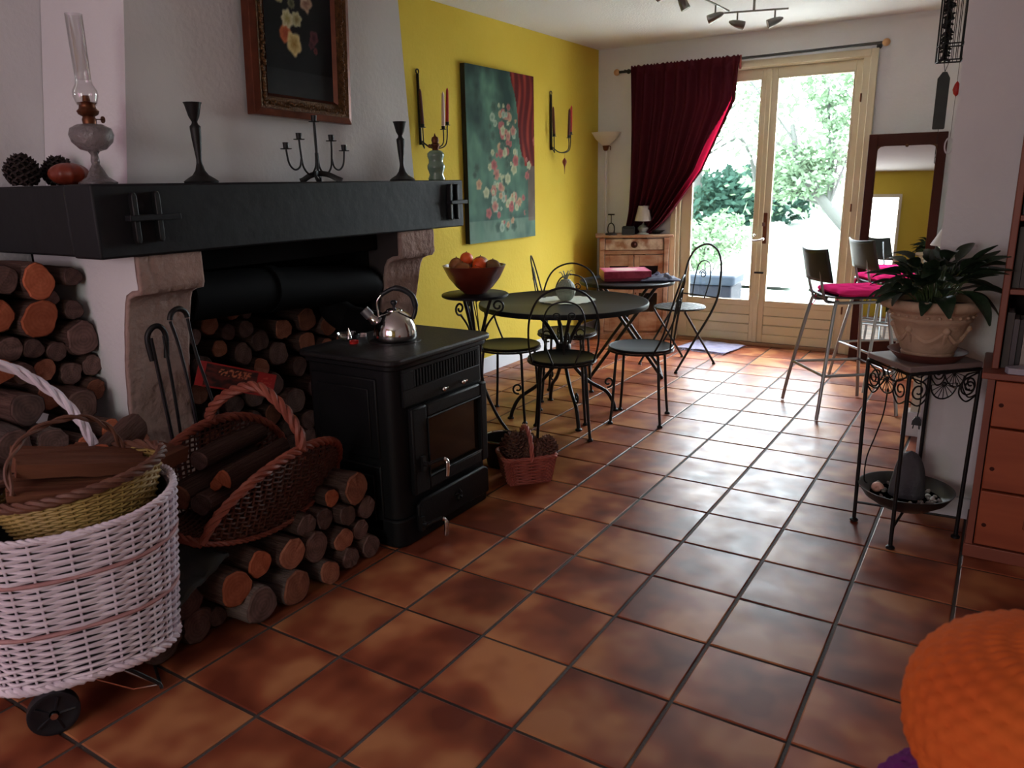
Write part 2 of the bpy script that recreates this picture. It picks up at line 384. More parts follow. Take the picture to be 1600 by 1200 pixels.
# outer walls
struct('wall_left', G().box((XL-.2, -3.6, 0), (XL, 2.02, ZC)), PLASTER)
struct('wall_left.001', G().box((XL-.2, 2.02, 0), (XL, YB+.2, ZC)), YELLOW)
DX0, DX1, DZ = -.585, .905, 2.265
g = G().box((XL, YB, 0), (DX0, YB+.2, ZC)).box((DX1, YB, 0), (3.7, YB+.2, ZC)).box((DX0, YB, DZ), (DX1, YB+.2, ZC))
struct('wall_back', g, PLASTER)
struct('wall_right', G().box((3.5, -3.6, 0), (3.7, YB, ZC)), PLASTER)
struct('wall_partition', G().box((1.66, 2.35, 0), (3.5, 2.47, ZC)), PLASTER)
g = G().box((XL, -3.6, 0), (-.9, -3.4, ZC)).box((.2, -3.6, 0), (3.5, -3.4, ZC)).box((-.9, -3.6, 0), (.2, -3.4, .85)).box((-.9, -3.6, 2.05), (.2, -3.4, ZC))
struct('wall_front', g, YELLOW)
struct('baseboard_left', G().box((XL, 2.35, 0), (XL+.015, YB, .115)), SKIRT, bevel=.003)
struct('baseboard_partition', G().box((1.66, 2.338, 0), (1.88, 2.35, .09)), SKIRT, bevel=.003)
struct('baseboard_back', G().box((.905, YB-.012, 0), (3.5, YB, .09)), SKIRT)
struct('baseboard_back.001', G().box((XL+.015, YB-.012, 0), (DX0-.04, YB, .09)), SKIRT)

# window behind the photographer
wf = struct('window_1', G().box((-.9, -3.46, .85), (-.84, -3.40, 2.05)).box((.14, -3.46, .85), (.2, -3.40, 2.05)).box((-.84, -3.46, .85), (.14, -3.40, .91)).box((-.84, -3.46, 1.99), (.14, -3.4, 2.05)).box((-.38, -3.46, .91), (-.32, -3.4, 1.99)), CREAM)

wf2 = struct('fill_light_frame', G().box((.40, -3.40, .79), (.45, -3.35, 2.11)).box((1.45, -3.40, .79), (1.50, -3.35, 2.11)).box((.45, -3.40, .79), (1.45, -3.35, .85)).box((.45, -3.40, 2.05), (1.45, -3.35, 2.11)), CREAM)  # frame added around the fill light, set on solid wall
obj('sky_blocker', G().box((-.84, -3.45, .91), (.14, -3.44, 1.99)), WAX_W, wf)  # unseen panel added to keep sky light from entering the opening

# ------------------------------------------------------------ french doors
dr = struct('door_1', G().box((DX0, YB-.03, 0), (-.535, YB+.12, DZ)).box((.835, YB-.03, 0), (DX1, YB+.12, DZ)).box((-.535, YB-.03, 2.225), (.835, YB+.12, DZ)), CREAM, bevel=.004)
g = G().box((DX0-.03, YB-.045, 0), (DX0+.02, YB-.02, DZ+.02)).box((DX1-.02, YB-.045, 0), (DX1+.03, YB-.02, DZ+.02)).box((DX0+.02, YB-.045, DZ-.03), (DX1-.02, YB-.02, DZ+.02))
obj('architrave', g, CREAM, dr, bevel=.004)
def leaf_(x0, x1, gx0, gx1, nm):
    y0, y1 = YB, YB+.05
    g = G().box((x0, y0, .03), (gx0, y1, 2.222)).box((gx1, y0, .03), (x1, y1, 2.222)).box((gx0, y0, 2.15), (gx1, y1, 2.222)).box((gx0, y0, .03), (gx1, y1, .10)).box((gx0, y0, .335), (gx1, y1, .375))
    g.box((gx0, y0+.03, .10), (gx1, y0+.045, .335)); lf = obj('door_leaf', g, CREAM, dr, bevel=.004)
    # planks of the bottom panel with recessed joints
    for a, b in ((.10, .176), (.181, .256), (.261, .335)):
        obj('plank', G().box((gx0, y0+.008, a), (gx1, y0+.028, b)), CREAM, lf, bevel=.004)
    obj('pane', G().box((gx0, y0+.022, .375), (gx1, y0+.026, 2.15)), GLASS, lf)
    g = G()
    for (a, b) in (((gx0, .375), (gx0+.012, 2.15)), ((gx1-.012, .375), (gx1, 2.15)), ((gx0+.012, .375), (gx1-.012, .387)), ((gx0+.012, 2.138), (gx1-.012, 2.15))):
        g.box((a[0], y0-.004, a[1]), (b[0], y0+.02, b[1]))
    obj('glazing_bead', g, CREAM, lf, bevel=.002)
    return lf
l1 = leaf_(-.533, .148, -.452, .10, 'a'); l2 = leaf_(.152, .833, .215, .785, 'b')
obj('cover_strip', G().box((.135, YB-.022, .03), (.175, YB-.001, 2.22)), CREAM, dr, bevel=.005)
# handle set
hd = obj('handle_plate', G().box((.172, YB-.012, .86), (.205, YB, 1.11)), BRASS, l2, bevel=.004)
obj('handle', G().tube(cr([(.188, YB-.012, .90), (.188, YB-.06, .90), (.165, YB-.062, .892), (.10, YB-.06, .885)], 5), .008, 8).sph((.188, YB-.055, .9), .014), CHROME, l2)
obj('key', G().tube([(.188, YB-.01, 1.02), (.188, YB-.045, 1.02)], .004).box((.176, YB-.05, 1.005), (.200, YB-.046, 1.035)), CHROME, l2)
obj('bolt', G().box((.13, YB-.034, .615), (.205, YB-.022, .63)), IRON, dr)
obj('knob', G().tube([(.118, YB, .93), (.118, YB-.03, .93)], .006).sph((.118, YB-.035, .93), .012), CHROME, l1)
for z in (.35, 1.15, 1.95):
    obj('hinge', G().tube([(.838, YB-.035, z-.03), (.838, YB-.035, z+.03)], .007), BRASS, dr)
obj('threshold', G().box((DX0, YB-.02, 0), (DX1, YB+.2, .028)), mat('threshold_stone', (150, 110, 84), .6), dr, bevel=.004)

# ------------------------------------------------------------ fireplace
fp = thing('fireplace', 'corner fireplace with black beam mantel, rough stone pillars and white tapered hood', 'fireplace', (0, 0, 0))
g = G()   # hood: tapered
b0 = [(-.79, .53), (-.79, 2.13), (XL+.002, 2.13), (XL+.002, .53)]; t0_ = [(-.80, .68), (-.80, 2.07), (XL+.002, 2.07), (XL+.002, .68)]
g.add([(x, y, 1.405) for x, y in b0]+[(x, y, ZC) for x, y in t0_], [(0,1,5,4),(1,2,6,5),(3,0,4,7),(0,3,2,1),(4,5,6,7)])
obj('hood', g, PLASTER, fp)
BX0, BY0, BY1, BZ0, BZ1 = -.60, .285, 2.30, 1.165, 1.405
g = G().box((BX0-.16, BY0, BZ0), (BX0, BY1, BZ1)); obj('mantel_beam', g, BEAM, fp, bevel=.008)
obj('side_beam', G().box((XL+.002, BY0+.002, BZ0+.005), (BX0-.161, BY0+.16, BZ1-.001)), BEAM, fp, bevel=.008)
obj('side_beam', G().box((XL+.002, BY1-.16, BZ0+.005), (BX0-.161, BY1-.002, BZ1-.001)), BEAM, fp, bevel=.008)
obj('mantel_board', G().box((XL+.002, BY0+.161, BZ1-.03), (BX0-.161, BY1-.161, BZ1-.002)), BEAM, fp)
def peg(y, z, h=.075, w_=.014):
    obj('tenon_peg', G().prism([(-w_, -h), (-w_*.5, -h-.012), (w_*.5, -h-.012), (w_, -h), (w_, h), (w_*.5, h+.012), (-w_*.5, h+.012), (-w_, h)], .024, Matrix.Translation((BX0, y, z)) @ Matrix.Rotation(PI/2, 4, 'Z') @ Matrix.Rotation(PI/2, 4, 'X')), IRON, fp, bevel=.003)
peg(.415, 1.292, .072, .0095); peg(.50, 1.295, .072, .0095); obj('cross_tenon', G().box((BX0, .385, 1.283), (BX0+.034, .575, 1.303)), BEAM, fp, bevel=.003)
peg(2.165, 1.295, .078, .0095); peg(2.225, 1.295, .078, .0095); obj('cross_tenon', G().box((BX0, 2.15, 1.283), (BX0+.034, 2.295, 1.303)), BEAM, fp, bevel=.003)
def pillar(y0, y1, core_m):
    prof = [(-1.30, 0), (-.80, 0), (-.80, .55), (-.775, .75), (-.735, .92), (-.715, .99), (-.70, 1.02), (-.665, 1.035), (-.63, 1.04), (-.622, 1.055), (-.622, BZ0-.002), (-1.30, BZ0-.002)]
    n = 9; g = G()
    # plaster flank and stone front are separate skins of one pillar
    M_ = Matrix(((1, 0, 0, 0), (0, 0, -1, y1), (0, 1, 0, 0), (0, 0, 0, 1)))
    core = [(x-.012 if x > -1.2 else x, z) for x, z in prof]
    o = obj('pillar', G().prism(core, y1-y0, M_), core_m, fp, smooth=False)
    g = G(); pts = prof[1:11]; ny = 14; vs_ = []
    sub = []
    for (a, b), (c, d) in zip(pts, pts[1:]):
        m_ = max(1, int(math.hypot(c-a, d-b)/.03))
        for k in range(m_): sub.append((a+(c-a)*k/m_, b+(d-b)*k/m_))
    sub.append(pts[-1])
    def f(u, v):
        i = min(len(sub)-1, int(round(v*(len(sub)-1)))); x, z = sub[i]; y = y0-.004+(y1-y0+.008)*u
        q = noise.noise(Vector((y*38, z*38, 0)))*.005+noise.noise(Vector((y*90, z*60, 4)))*.003
        return (x+q, y, z)
    g.grid(f, ny*2, len(sub)-1)
    sk = obj('stone_face', g, STONE, o); sd = sk.modifiers.new('t', 'SOLIDIFY'); sd.thickness = .02; sd.offset = 0
pillar(.42, .665, PLASTER); pillar(1.79, 2.045, mat('sooty_plaster', (58, 48, 48), .9, rgb2=(44, 38, 38), scale=6))
obj('lintel', G().box((-.90, .67, 1.075), (-.765, 1.785, BZ0-.003)), SOOT, fp, bevel=.004)
obj('firebox_back', G().box((XL+.002, .43, 0), (-1.305, 2.04, BZ0-.01)), SOOT, fp)
obj('firebox_side', G().box((-1.304, .667, 0), (-.83, .68, 1.07)), SOOT, fp); obj('firebox_side', G().box((-1.304, 1.775, 0), (-.83, 1.788, 1.07)), SOOT, fp)
obj('firebox_roof', G().box((-1.304, .681, 1.03), (-.91, 1.774, 1.07)), SOOT, fp)
# hearth slab
obj('hearth_slab', G().box((-1.304, .682, 0), (-.50, 1.774, .04)), SOOT, fp, bevel=.005)
# flue
fl2 = thing('stove_flue', 'black enamel flue duct with a rounded end behind the kettle', 'stove pipe', (-.80, 1.0, .955))
g = G().tube([(0, -.30, .02), (0, .0, .01), (0, .55, -.03), (0, .70, -.045), (0, .77, -.052), (0, .80, -.055)], [.095, .095, .095, .092, .07, .02], 24); obj('duct', g, DUCT, fl2)
obj('collar', G().tube([(0, .10, .005), (0, .14, .003)], .102, 24), DUCT, fl2)
obj('elbow', G().tube(cr([(-.01, .5, -.08), (.0, .5, -.14), (.08, .5, -.18), (.13, .5, -.19), (.30, .45, -.19)], 6), .07, 20), DUCT, fl2)

# ------------------------------------------------------------ stove
st = thing('wood_stove', 'black cast iron wood stove standing on the tiles before the fireplace', 'stove', (0, 0, 0))
sx0, sx1, sy0, sy1 = -.44, .015, .955, 1.56
def rr(x0, x1, y0, y1, r, n=5):
    out = []
    for (cx, cy, a) in ((x1-r, y0+r, -PI/2), (x1-r, y1-r, 0), (x0+r, y1-r, PI/2), (x0+r, y0+r, PI)):
        for i in range(n+1): q = a+PI/2*i/n; out.append((cx+r*math.cos(q), cy+r*math.sin(q)))
    return out
Tz = lambda z: Matrix.Translation((0, 0, z))
obj('body', G().prism(rr(sx0, sx1, sy0, sy1, .045), .60, Tz(.115)), STOVE, st, bevel=.004)
obj('plinth', G().prism(rr(sx0, sx1+.01, sy0-.008, sy1+.008, .05), .115, Tz(0)), STOVE, st, bevel=.008)
tp = obj('top_plate', G().prism(rr(sx0-.02, sx1+.035, sy0-.03, sy1+.03, .05), .024, Tz(.737)), STOVETOP, st, bevel=.008)
obj('top_moulding', G().prism(rr(sx0-.005, sx1+.018, sy0-.014, sy1+.014, .045), .022, Tz(.715)), STOVE, st, bevel=.006)
obj('hot_plate', G().lathe([(.105, 0), (.105, .003), (.10, .004), (.001, .004)], 32, (-.21, 1.25, .761)), STOVETOP, tp)
for a, b, z0, z1 in ((-.40, -.06, .36, .68), (-.40, -.06, .06, .33)):
    fr = obj('side_panel', G().box((a, sy0-.008, z0), (b, sy0+.01, z1)), STOVE, st, bevel=.006)
    obj('side_moulding', G().box((a+.035, sy0-.014, z0+.04), (b-.035, sy0-.007, z1-.04)), STOVE, fr, bevel=.005)
# front vents: real slots between bars
vb = obj('vent_panel', G().box((sx1+.001, 1.07, .632), (sx1+.004, 1.49, .70)), SOOT, st)
n = 22
for i in range(n+1):
    y = 1.075+i*(.41/n); obj('vent_bar', G().box((sx1+.004, y-.0048, .634), (sx1+.012, y+.0048, .698)), STOVE, vb)
obj('front_frieze', G().box((sx1, sy0+.05, .7), (sx1+.012, sy1-.05, .714)).box((sx1, sy0+.05, .565), (sx1+.012, sy1-.05, .632)).box((sx1, sy0+.05, .632), (sx1+.012, 1.069, .7)).box((sx1, 1.491, .632), (sx1+.012, sy1-.05, .7)), STOVE, st, bevel=.002)
for y in (1.225, 1.355):
    obj('air_knob', G().tube([(sx1+.012, y, .592), (sx1+.03, y, .592)], .006, 10).sph((sx1+.034, y, .592), .011, 14, 8).tube([(sx1+.034, y, .592), (sx1+.036, y+.025, .594)], .005), CHROME, st)
g = G(); dy0, dy1, dz0, dz1 = 1.03, 1.535, .20, .555; b_ = .07
g.box((sx1, dy0, dz0), (sx1+.028, dy0+b_+.02, dz1)).box((sx1, dy1-.05, dz0), (sx1+.028, dy1, dz1)).box((sx1, dy0+b_+.02, dz1-.055), (sx1+.028, dy1-.05, dz1)).box((sx1, dy0+b_+.02, dz0), (sx1+.028, dy1-.05, dz0+.055))
fd = obj('fire_door', g, STOVE, st, bevel=.008)
obj('glass', G().box((sx1+.004, dy0+b_+.02, dz0+.055), (sx1+.012, dy1-.05, dz1-.055)), DARKGLASS, fd)
obj('glass_bead', G().tube([(sx1+.027, dy0+b_+.022, dz0+.057), (sx1+.027, dy1-.052, dz0+.057), (sx1+.027, dy1-.052, dz1-.057), (sx1+.027, dy0+b_+.022, dz1-.057)], .005, 6, True), STOVE, fd)
def lever(y, z):
    h = obj('door_latch', G().box((sx1+.02, y-.05, z-.03), (sx1+.04, y-.03, z+.03)).tube([(sx1+.04, y-.04, z), (sx1+.06, y-.04, z)], .01, 10).tube(cr([(sx1+.055, y-.04, z), (sx1+.075, y, z+.008), (sx1+.085, y+.022, z+.01)], 5), .008, 8), IRON, st)
    obj('chrome_lever', G().tube(cr([(sx1+.085, y+.022, z+.01), (sx1+.095, y+.03, z), (sx1+.097, y+.03, z-.025), (sx1+.095, y+.028, z-.062)], 5), [.008]*6+[.010]*5+[.009]*5, 10), CHROME, h)
lever(1.115, .325); lever(1.09, .08)
ad = obj('ash_door', G().prism([(1.04, .045), (1.53, .045), (1.53, .155), (1.50, .175), (1.07, .175), (1.04, .155)], .02, Matrix(((0, 0, 1, sx1+.01), (1, 0, 0, 0), (0, 1, 0, 0), (0, 0, 0, 1)))), STOVE, st, bevel=.008)
g = G()
for k in range(4):
    q = k*PI/2+PI/4; g.tube([(sx1+.032, 1.30, .11), (sx1+.034, 1.30+.016*math.cos(q), .11+.016*math.sin(q)), (sx1+.031, 1.30+.026*math.cos(q+.5), .11+.026*math.sin(q+.5))], [.003, .007, .002], 6)
obj('flower_relief', g, STOVE, ad)

# kettle
kt = thing('kettle', 'shiny steel whistling kettle with black arched handle on the stove', 'kettle', (-.21, 1.25, .766), math.radians(218))
pr = [(.001, 0), (.080, 0), (.088, .006), (.090, .018), (.088, .04), (.082, .065), (.070, .09), (.054, .108), (.036, .118), (.034, .120), (.001, .120)]
obj('body', G().lathe(pr, 40), CHROME, kt)
ld = obj('lid', G().lathe([(.034, .119), (.033, .124), (.02, .130), (.001, .132)], 28), CHROME, kt)
obj('lid_knob', G().lathe([(.006, .13), (.006, .142), (.013, .148), (.014, .156), (.008, .163), (.001, .164)], 18), RUBBER, ld)
sp = obj('spout', G().tube(cr([(.06, 0, .07), (.085, 0, .085), (.105, 0, .108)], 5), [.020]*6+[.017]*5, 16), CHROME, kt)
obj('whistle_cap', G().tube([(.098, 0, .10), (.122, 0, .128)], .021, 16), STEEL, sp)
obj('handle', G().tube(cr([(-.075, 0, .085), (-.088, 0, .13), (-.07, 0, .185), (-.01, 0, .212), (.05, 0, .185)], 7), [.009]*8+[.012]*14+[.009]*7, 12), RUBBER, kt)
obj('handle_bracket', G().tube(cr([(.05, 0, .185), (.068, 0, .155), (.062, 0, .09)], 5), .004, 8), CHROME, kt)
# small things on the stove
jar = thing('glass_dish', 'small clear glass dish with trinkets at the back of the stove', 'dish', (-.395, 1.17, .761))
obj('bowl', G().lathe([(.001, 0), (.03, 0), (.045, .012), (.05, .03), (.048, .03), (.042, .014), (.028, .004), (.001, .004)], 24), LAMPGLASS, jar)
obj('stopper', G().lathe([(.012, 0), (.009, .015), (.004, .03), (.001, .045)], 12, (.0, 0, .006)), CHROME, jar)
tag(obj('tealight', G().lathe([(.018, 0), (.02, .012), (.017, .012), (.016, .008), (.001, .008)], 18), WAX_R, loc=(-.325, 1.125, .761)), 'little pinkish red tealight beside the kettle on the stove', 'candle')
tag(obj('tealight', G().lathe([(.016, 0), (.018, .012), (.015, .012), (.014, .008), (.001, .008)], 18), WAX_W, loc=(-.40, 1.255, .761)), 'pale tealight behind the glass dish on the stove', 'candle')

# ------------------------------------------------------------ on the mantel
MZ = BZ1
ol = thing('oil_lamp', 'clear glass oil lamp with tall thin chimney on left of mantel', 'oil lamp', (-.72, .385, MZ))
obj('foot', G().lathe([(.001, 0), (.058, 0), (.06, .006), (.05, .012), (.032, .025), (.02, .05), (.012, .065), (.014, .075), (.011, .095), (.018, .105)], 28), FONT, ol)
obj('font', G().lathe([(.018, .105), (.04, .112), (.062, .135), (.068, .158), (.062, .178), (.04, .19), (.02, .193)], 32), FONT, ol)
bn = obj('burner', G().lathe([(.02, .19), (.022, .205), (.018, .215), (.03, .222), (.034, .232), (.026, .24), (.024, .25), (.03, .258), (.012, .262), (.010, .28), (.001, .281)], 24), BRASS, ol)
obj('wick_wheel', G().tube([(0, .015, .208), (.0, .045, .208)], .002, 6).tube([(0, .045, .208), (0, .049, .208)], .011, 16), BRASS, bn)
obj('chimney', G().lathe([(.029, .25), (.033, .262), (.038, .28), (.037, .295), (.026, .315), (.024, .33), (.025, .40), (.026, .525), (.0245, .525), (.0235, .40), (.0225, .33)], 28), LAMPGLASS, ol)
def candlestick(loc, label, s=1.0):
    t = thing('candlestick', label, 'candlestick', loc)
    obj('base', G().lathe([(.001, 0), (.062*s, 0), (.064*s, .006*s), (.05*s, .016*s), (.03*s, .028*s), (.018*s, .045*s), (.011*s, .07*s)], 10), BRONZE, t)
    obj('stem', G().lathe([(.011*s, .07*s), (.010*s, .085*s), (.017*s, .15*s), (.020*s, .19*s), (.020*s, .20*s), (.012*s, .208*s), (.010*s, .216*s)], 10), BRONZE, t)
    obj('cup', G().lathe([(.010*s, .216*s), (.02*s, .235*s), (.030*s, .275*s), (.034*s, .283*s), (.026*s, .283*s), (.015*s, .24*s), (.001, .24*s)], 10), BRONZE, t)
candlestick((-.68, .755, MZ), 'dark pewter candlestick, taller one, left of the framed flower painting')
candlestick((-.68, 1.905, MZ), 'dark pewter candlestick nearest the yellow wall on the mantel', .98)
cn = thing('candelabrum', 'black iron candelabrum with five candle cups under the framed painting', 'candelabrum', (-.68, 1.345, MZ))
for sgn in (-1, 1):
    obj('foot', G().tube(cr([(0, 0, .035), (.02, .035*sgn, .03), (.05, .06*sgn, .012), (.07, .07*sgn, .003)], 5), .006, 6, flat=2.2), IRON, cn)
    obj('foot', G().tube(cr([(0, 0, .035), (-.02, .03*sgn, .025), (-.04, .05*sgn, .008), (-.05, .06*sgn, .003)], 5), .006, 6, flat=2.2), IRON, cn)
def cup(y, z, par):
    c = obj('candle_cup', G().lathe([(.001, z), (.022, z+.001), (.024, z+.004), (.011, z+.005), (.011, z+.006), (.0125, z+.028), (.0105, z+.028), (.009, z+.008), (.001, z+.008)], 16, (0, y, 0)), IRON, par)
    return c
pl = obj('post', G().tube([(0, 0, .035), (0, 0, .245)], .006, 8), IRON, cn); cup(0, .245, cn)
for sgn in (-1, 1):
    obj('arm', G().tube(cr([(0, .005*sgn, .12), (0, .012*sgn, .06), (0, .045*sgn, .03), (0, .08*sgn, .06), (0, .09*sgn, .12), (0, .093*sgn, .17)], 6), .0042, 8), IRON, cn); cup(.093*sgn, .17, cn)
    obj('arm', G().tube(cr([(0, .088*sgn, .10), (0, .10*sgn, .062), (0, .13*sgn, .05), (0, .158*sgn, .075), (0, .168*sgn, .13)], 6), .004, 8), IRON, cn); cup(.168*sgn, .13, cn)
gl = thing('green_oil_lamp', 'green glass oil lamp without chimney at right end of mantel', 'oil lamp', (-.68, 2.18, MZ))
obj('font', G().lathe([(.001, 0), (.042, 0), (.044, .01), (.036, .03), (.040, .045), (.046, .06), (.046, .075), (.038, .088), (.038, .105), (.044, .12), (.044, .135), (.03, .148), (.016, .152)], 28), GREENGLASS, gl)
b2 = obj('burner', G().lathe([(.016, .15), (.018, .165), (.024, .172), (.024, .18), (.016, .186), (.02, .20), (.016, .215), (.006, .22), (.001, .235)], 20), BRASS, gl)
obj('wick_wheel', G().tube([(0, -.01, .17), (0, -.045, .17)], .002, 6).tube([(0, -.045, .17), (0, -.048, .17)], .010, 14), BRASS, b2)

def cone_mesh(name, m, n=90, R=.045, H=.09):
    g = G(); g.lathe([(.001, 0), (R*.6, H*.12), (R*.72, H*.4), (R*.5, H*.75), (.001, H*.98)], 10)
    for i in range(n):
        t = i/n; a = i*2.39996; z = H*(.04+.93*t); r = R*(math.sin(PI*min(1, t*.8+.17)))**.7
        d = Vector((math.cos(a), math.sin(a), 0)); s_ = Vector((-math.sin(a), math.cos(a), 0)); c = d*r+Vector((0, 0, z))
        wd_ = R*.22; up_ = Vector((0, 0, H*.05))
        tip = c+up_*(1.4)+d*R*.10
        b = d*r*.45+Vector((0, 0, z-H*.02))
        g.add([b, c+s_*wd_, tip, c-s_*wd_, c+s_*wd_*.9-up_*1.0, tip-up_*1.2, c-s_*wd_*.9-up_*1.0], [(0,1,2,3),(1,4,5,2),(2,5,6,3),(0,4,1),(0,3,6),(0,6,5,4)])
    return mesh(name, g, m)
CM = cone_mesh('pinecone', CONE); CMD = cone_mesh('pinecone', CONED)
def pinecone(loc, rot, s, label, me=None, group=None):
    o = obj('pinecone', None, None, me=me or CM, loc=loc, rot=rot); o.scale = (s, s, s); return tag(o, label, 'pinecone', group)
pinecone((-1.10, .335, MZ+.0), (0, .0, 0), 1.25, 'big dark pinecone at far left end of the mantel', CMD)
pinecone((-1.10, .46, MZ+.0), (0, 0, 1), 1.2, 'dark pinecone behind the rust squash ornament on the mantel', CMD)
t = thing('squash_ornament', 'rust red glazed squash ornament beside the oil lamp on mantel', 'ornament', (-.93, .405, MZ))
g = G(); g.grid(lambda u, v: ((.062*math.sin(PI*v)+.004)*(1-.07*abs(math.cos(5*2*PI*u)))*math.cos(2*PI*u), (.062*math.sin(PI*v)+.004)*(1-.07*abs(math.cos(5*2*PI*u)))*math.sin(2*PI*u), .038-.038*math.cos(PI*v)), 60, 14, True)
obj('body', g, RUST, t); obj('stem', G().tube([(0, 0, .074), (.004, .003, .09)], .006, 6), CONED, t)

# framed painting on the hood
fp_ = thing('framed_painting', 'flower still life in wide gilt frame hung on the hood', 'painting', (-.775, 1.352, 1.665), rot=(math.radians(-1.5), math.radians(1.5), 0))
FWd, FH = .552, .76
def fbox(ins0, ins1, x0, x1):
    a0, a1 = -FWd/2+ins0, FWd/2-ins0; z0, z1 = ins0, FH-ins0; c0, c1 = -FWd/2+ins1, FWd/2-ins1; d0, d1 = ins1, FH-ins1
    g = G(); A = [(a0, z0), (a1, z0), (a1, z1), (a0, z1)]; B = [(c0, d0), (c1, d0), (c1, d1), (c0, d1)]
    g.add([(-.0, y, z) for y, z in A]+[(x0, y, z) for y, z in A]+[(x1, y, z) for y, z in B]+[(0, y, z) for y, z in B],
          [(i, (i+1) % 4, 4+(i+1) % 4, 4+i) for i in range(4)]+[(4+i, 4+(i+1) % 4, 8+(i+1) % 4, 8+i) for i in range(4)]+[(8+i, 8+(i+1) % 4, 12+(i+1) % 4, 12+i) for i in range(4)]+[(12+i, 12+(i+1) % 4, (i+1) % 4, i) for i in range(4)])
    return g
obj('outer_moulding', fbox(0, .028, .045, .055), REDGILT, fp_, smooth=False, bevel=.003)
obj('ornate_band', fbox(.028, .078, .056, .036), GOLD, fp_, smooth=False)
g = G()
rnd = random.Random(3)
def stud(y, z, r): g.sph((.05, y, z), r, 6, 4)
for k in range(60):
    z = .05+k*(FH-.1)/59
    for y in (-FWd/2+.052, FWd/2-.052): stud(y+rnd.gauss(0, .004), z, .006+rnd.random()*.004)
for k in range(42):
    y = -FWd/2+.05+k*(FWd-.1)/41
    for z in (.052, FH-.052): stud(y, z+rnd.gauss(0, .004), .006+rnd.random()*.004)
o = obj('carved_beading', g, GOLD, fp_); o['kind'] = 'stuff'
obj('slip', fbox(.078, .092, .040, .022), REDGILT, fp_, smooth=False)
def painted(name, w_, h, nu, nv, colf, m, M_, parent, thick=.004):
    me = bpy.data.meshes.new(name); vs_ = []; fs = []
    for j in range(nv+1):
        for i in range(nu+1): vs_.append(M_ @ Vector(((i/nu-.5)*w_, j/nv*h, 0)))
    for j in range(nv):
        for i in range(nu): a = j*(nu+1)+i; fs.append((a, a+1, a+nu+2, a+nu+1))
    me.from_pydata([tuple(v) for v in vs_], [], fs); me.update(); me.materials.append(m)
    ca = me.color_attributes.new('paint', 'FLOAT_COLOR', 'POINT')
    buf = []
    for j in range(nv+1):
        for i in range(nu+1): buf += list(lin(colf(i/nu, j/nv)))+[1.0]
    ca.data.foreach_set('color', buf)
    o = bpy.data.objects.new(name, me); COL.objects.link(o)
    if parent: o.parent = parent
    if thick: sd = o.modifiers.new('t', 'SOLIDIFY'); sd.thickness = thick; sd.offset = -1
    return o
def mixc(a, b, t): t = max(0, min(1, t)); return tuple(x+(y-x)*t for x, y in zip(a, b))
def fbm(x, y, z=0): return noise.fractal(Vector((x, y, z)), 1, 2, 4)
def flower_c(c, u, v, cu, cv, r, asp, col, col2, petals, seed):
    du, dv = (u-cu)*asp, v-cv; d = math.hypot(du, dv); a = math.atan2(dv, du)
    R = r*(1+.10*math.cos(petals*a+seed)+.18*noise.noise(Vector((math.cos(a)*2, math.sin(a)*2, seed))))
    if d < R:
        k = d/R; c2 = mixc(col2, col, k*1.3-.1+.3*noise.noise(Vector((u*60, v*60, seed))))
        return mixc(c2, c, (k-.8)/.25)
    return c
def still(u, v):
    c = mixc((24, 24, 27), (34, 33, 35), v+.3*fbm(u*4, v*4))
    if v < .18: c = mixc((52, 54, 56), (40, 42, 44), v/.18+.4*fbm(u*6, v*10, 3))
    asp = .42/.58
    for i, (cu, cv, r, col, col2, p) in enumerate([(.30, .56, .055, (196, 110, 70), (150, 70, 44), 0), (.42, .50, .075, (214, 196, 140), (150, 120, 60), 5), (.33, .66, .06, (206, 200, 166), (150, 140, 90), 7), (.47, .67, .05, (190, 186, 150), (120, 110, 70), 6), (.62, .80, .06, (176, 150, 128), (120, 90, 76), 5),
            (.60, .86, .05, (190, 176, 150), (140, 120, 90), 7), (.22, .80, .045, (170, 166, 120), (120, 110, 70), 4), (.15, .87, .04, (168, 168, 126), (110, 110, 70), 4), (.72, .57, .045, (100, 56, 62), (60, 30, 36), 5), (.68, .52, .03, (92, 52, 58), (60, 30, 36), 5), (.50, .90, .05, (150, 150, 140), (90, 90, 80), 8), (.74, .48, .02, (120, 60, 60), (80, 40, 40), 0), (.4, .77, .035, (110, 110, 84), (60, 64, 44), 9)]):
        c = flower_c(c, u, v, cu, cv-.14, r*1.12, asp, col, col2, p, i*1.7)
    return c
MYZ = lambda x, y, z: Matrix(((0, 0, 1, x), (1, 0, 0, y), (0, 1, 0, z), (0, 0, 0, 1)))
painted('painted_canvas', FWd-.18, FH-.18, 80, 110, still, PAINT, MYZ(.024, 0, .09), fp_)

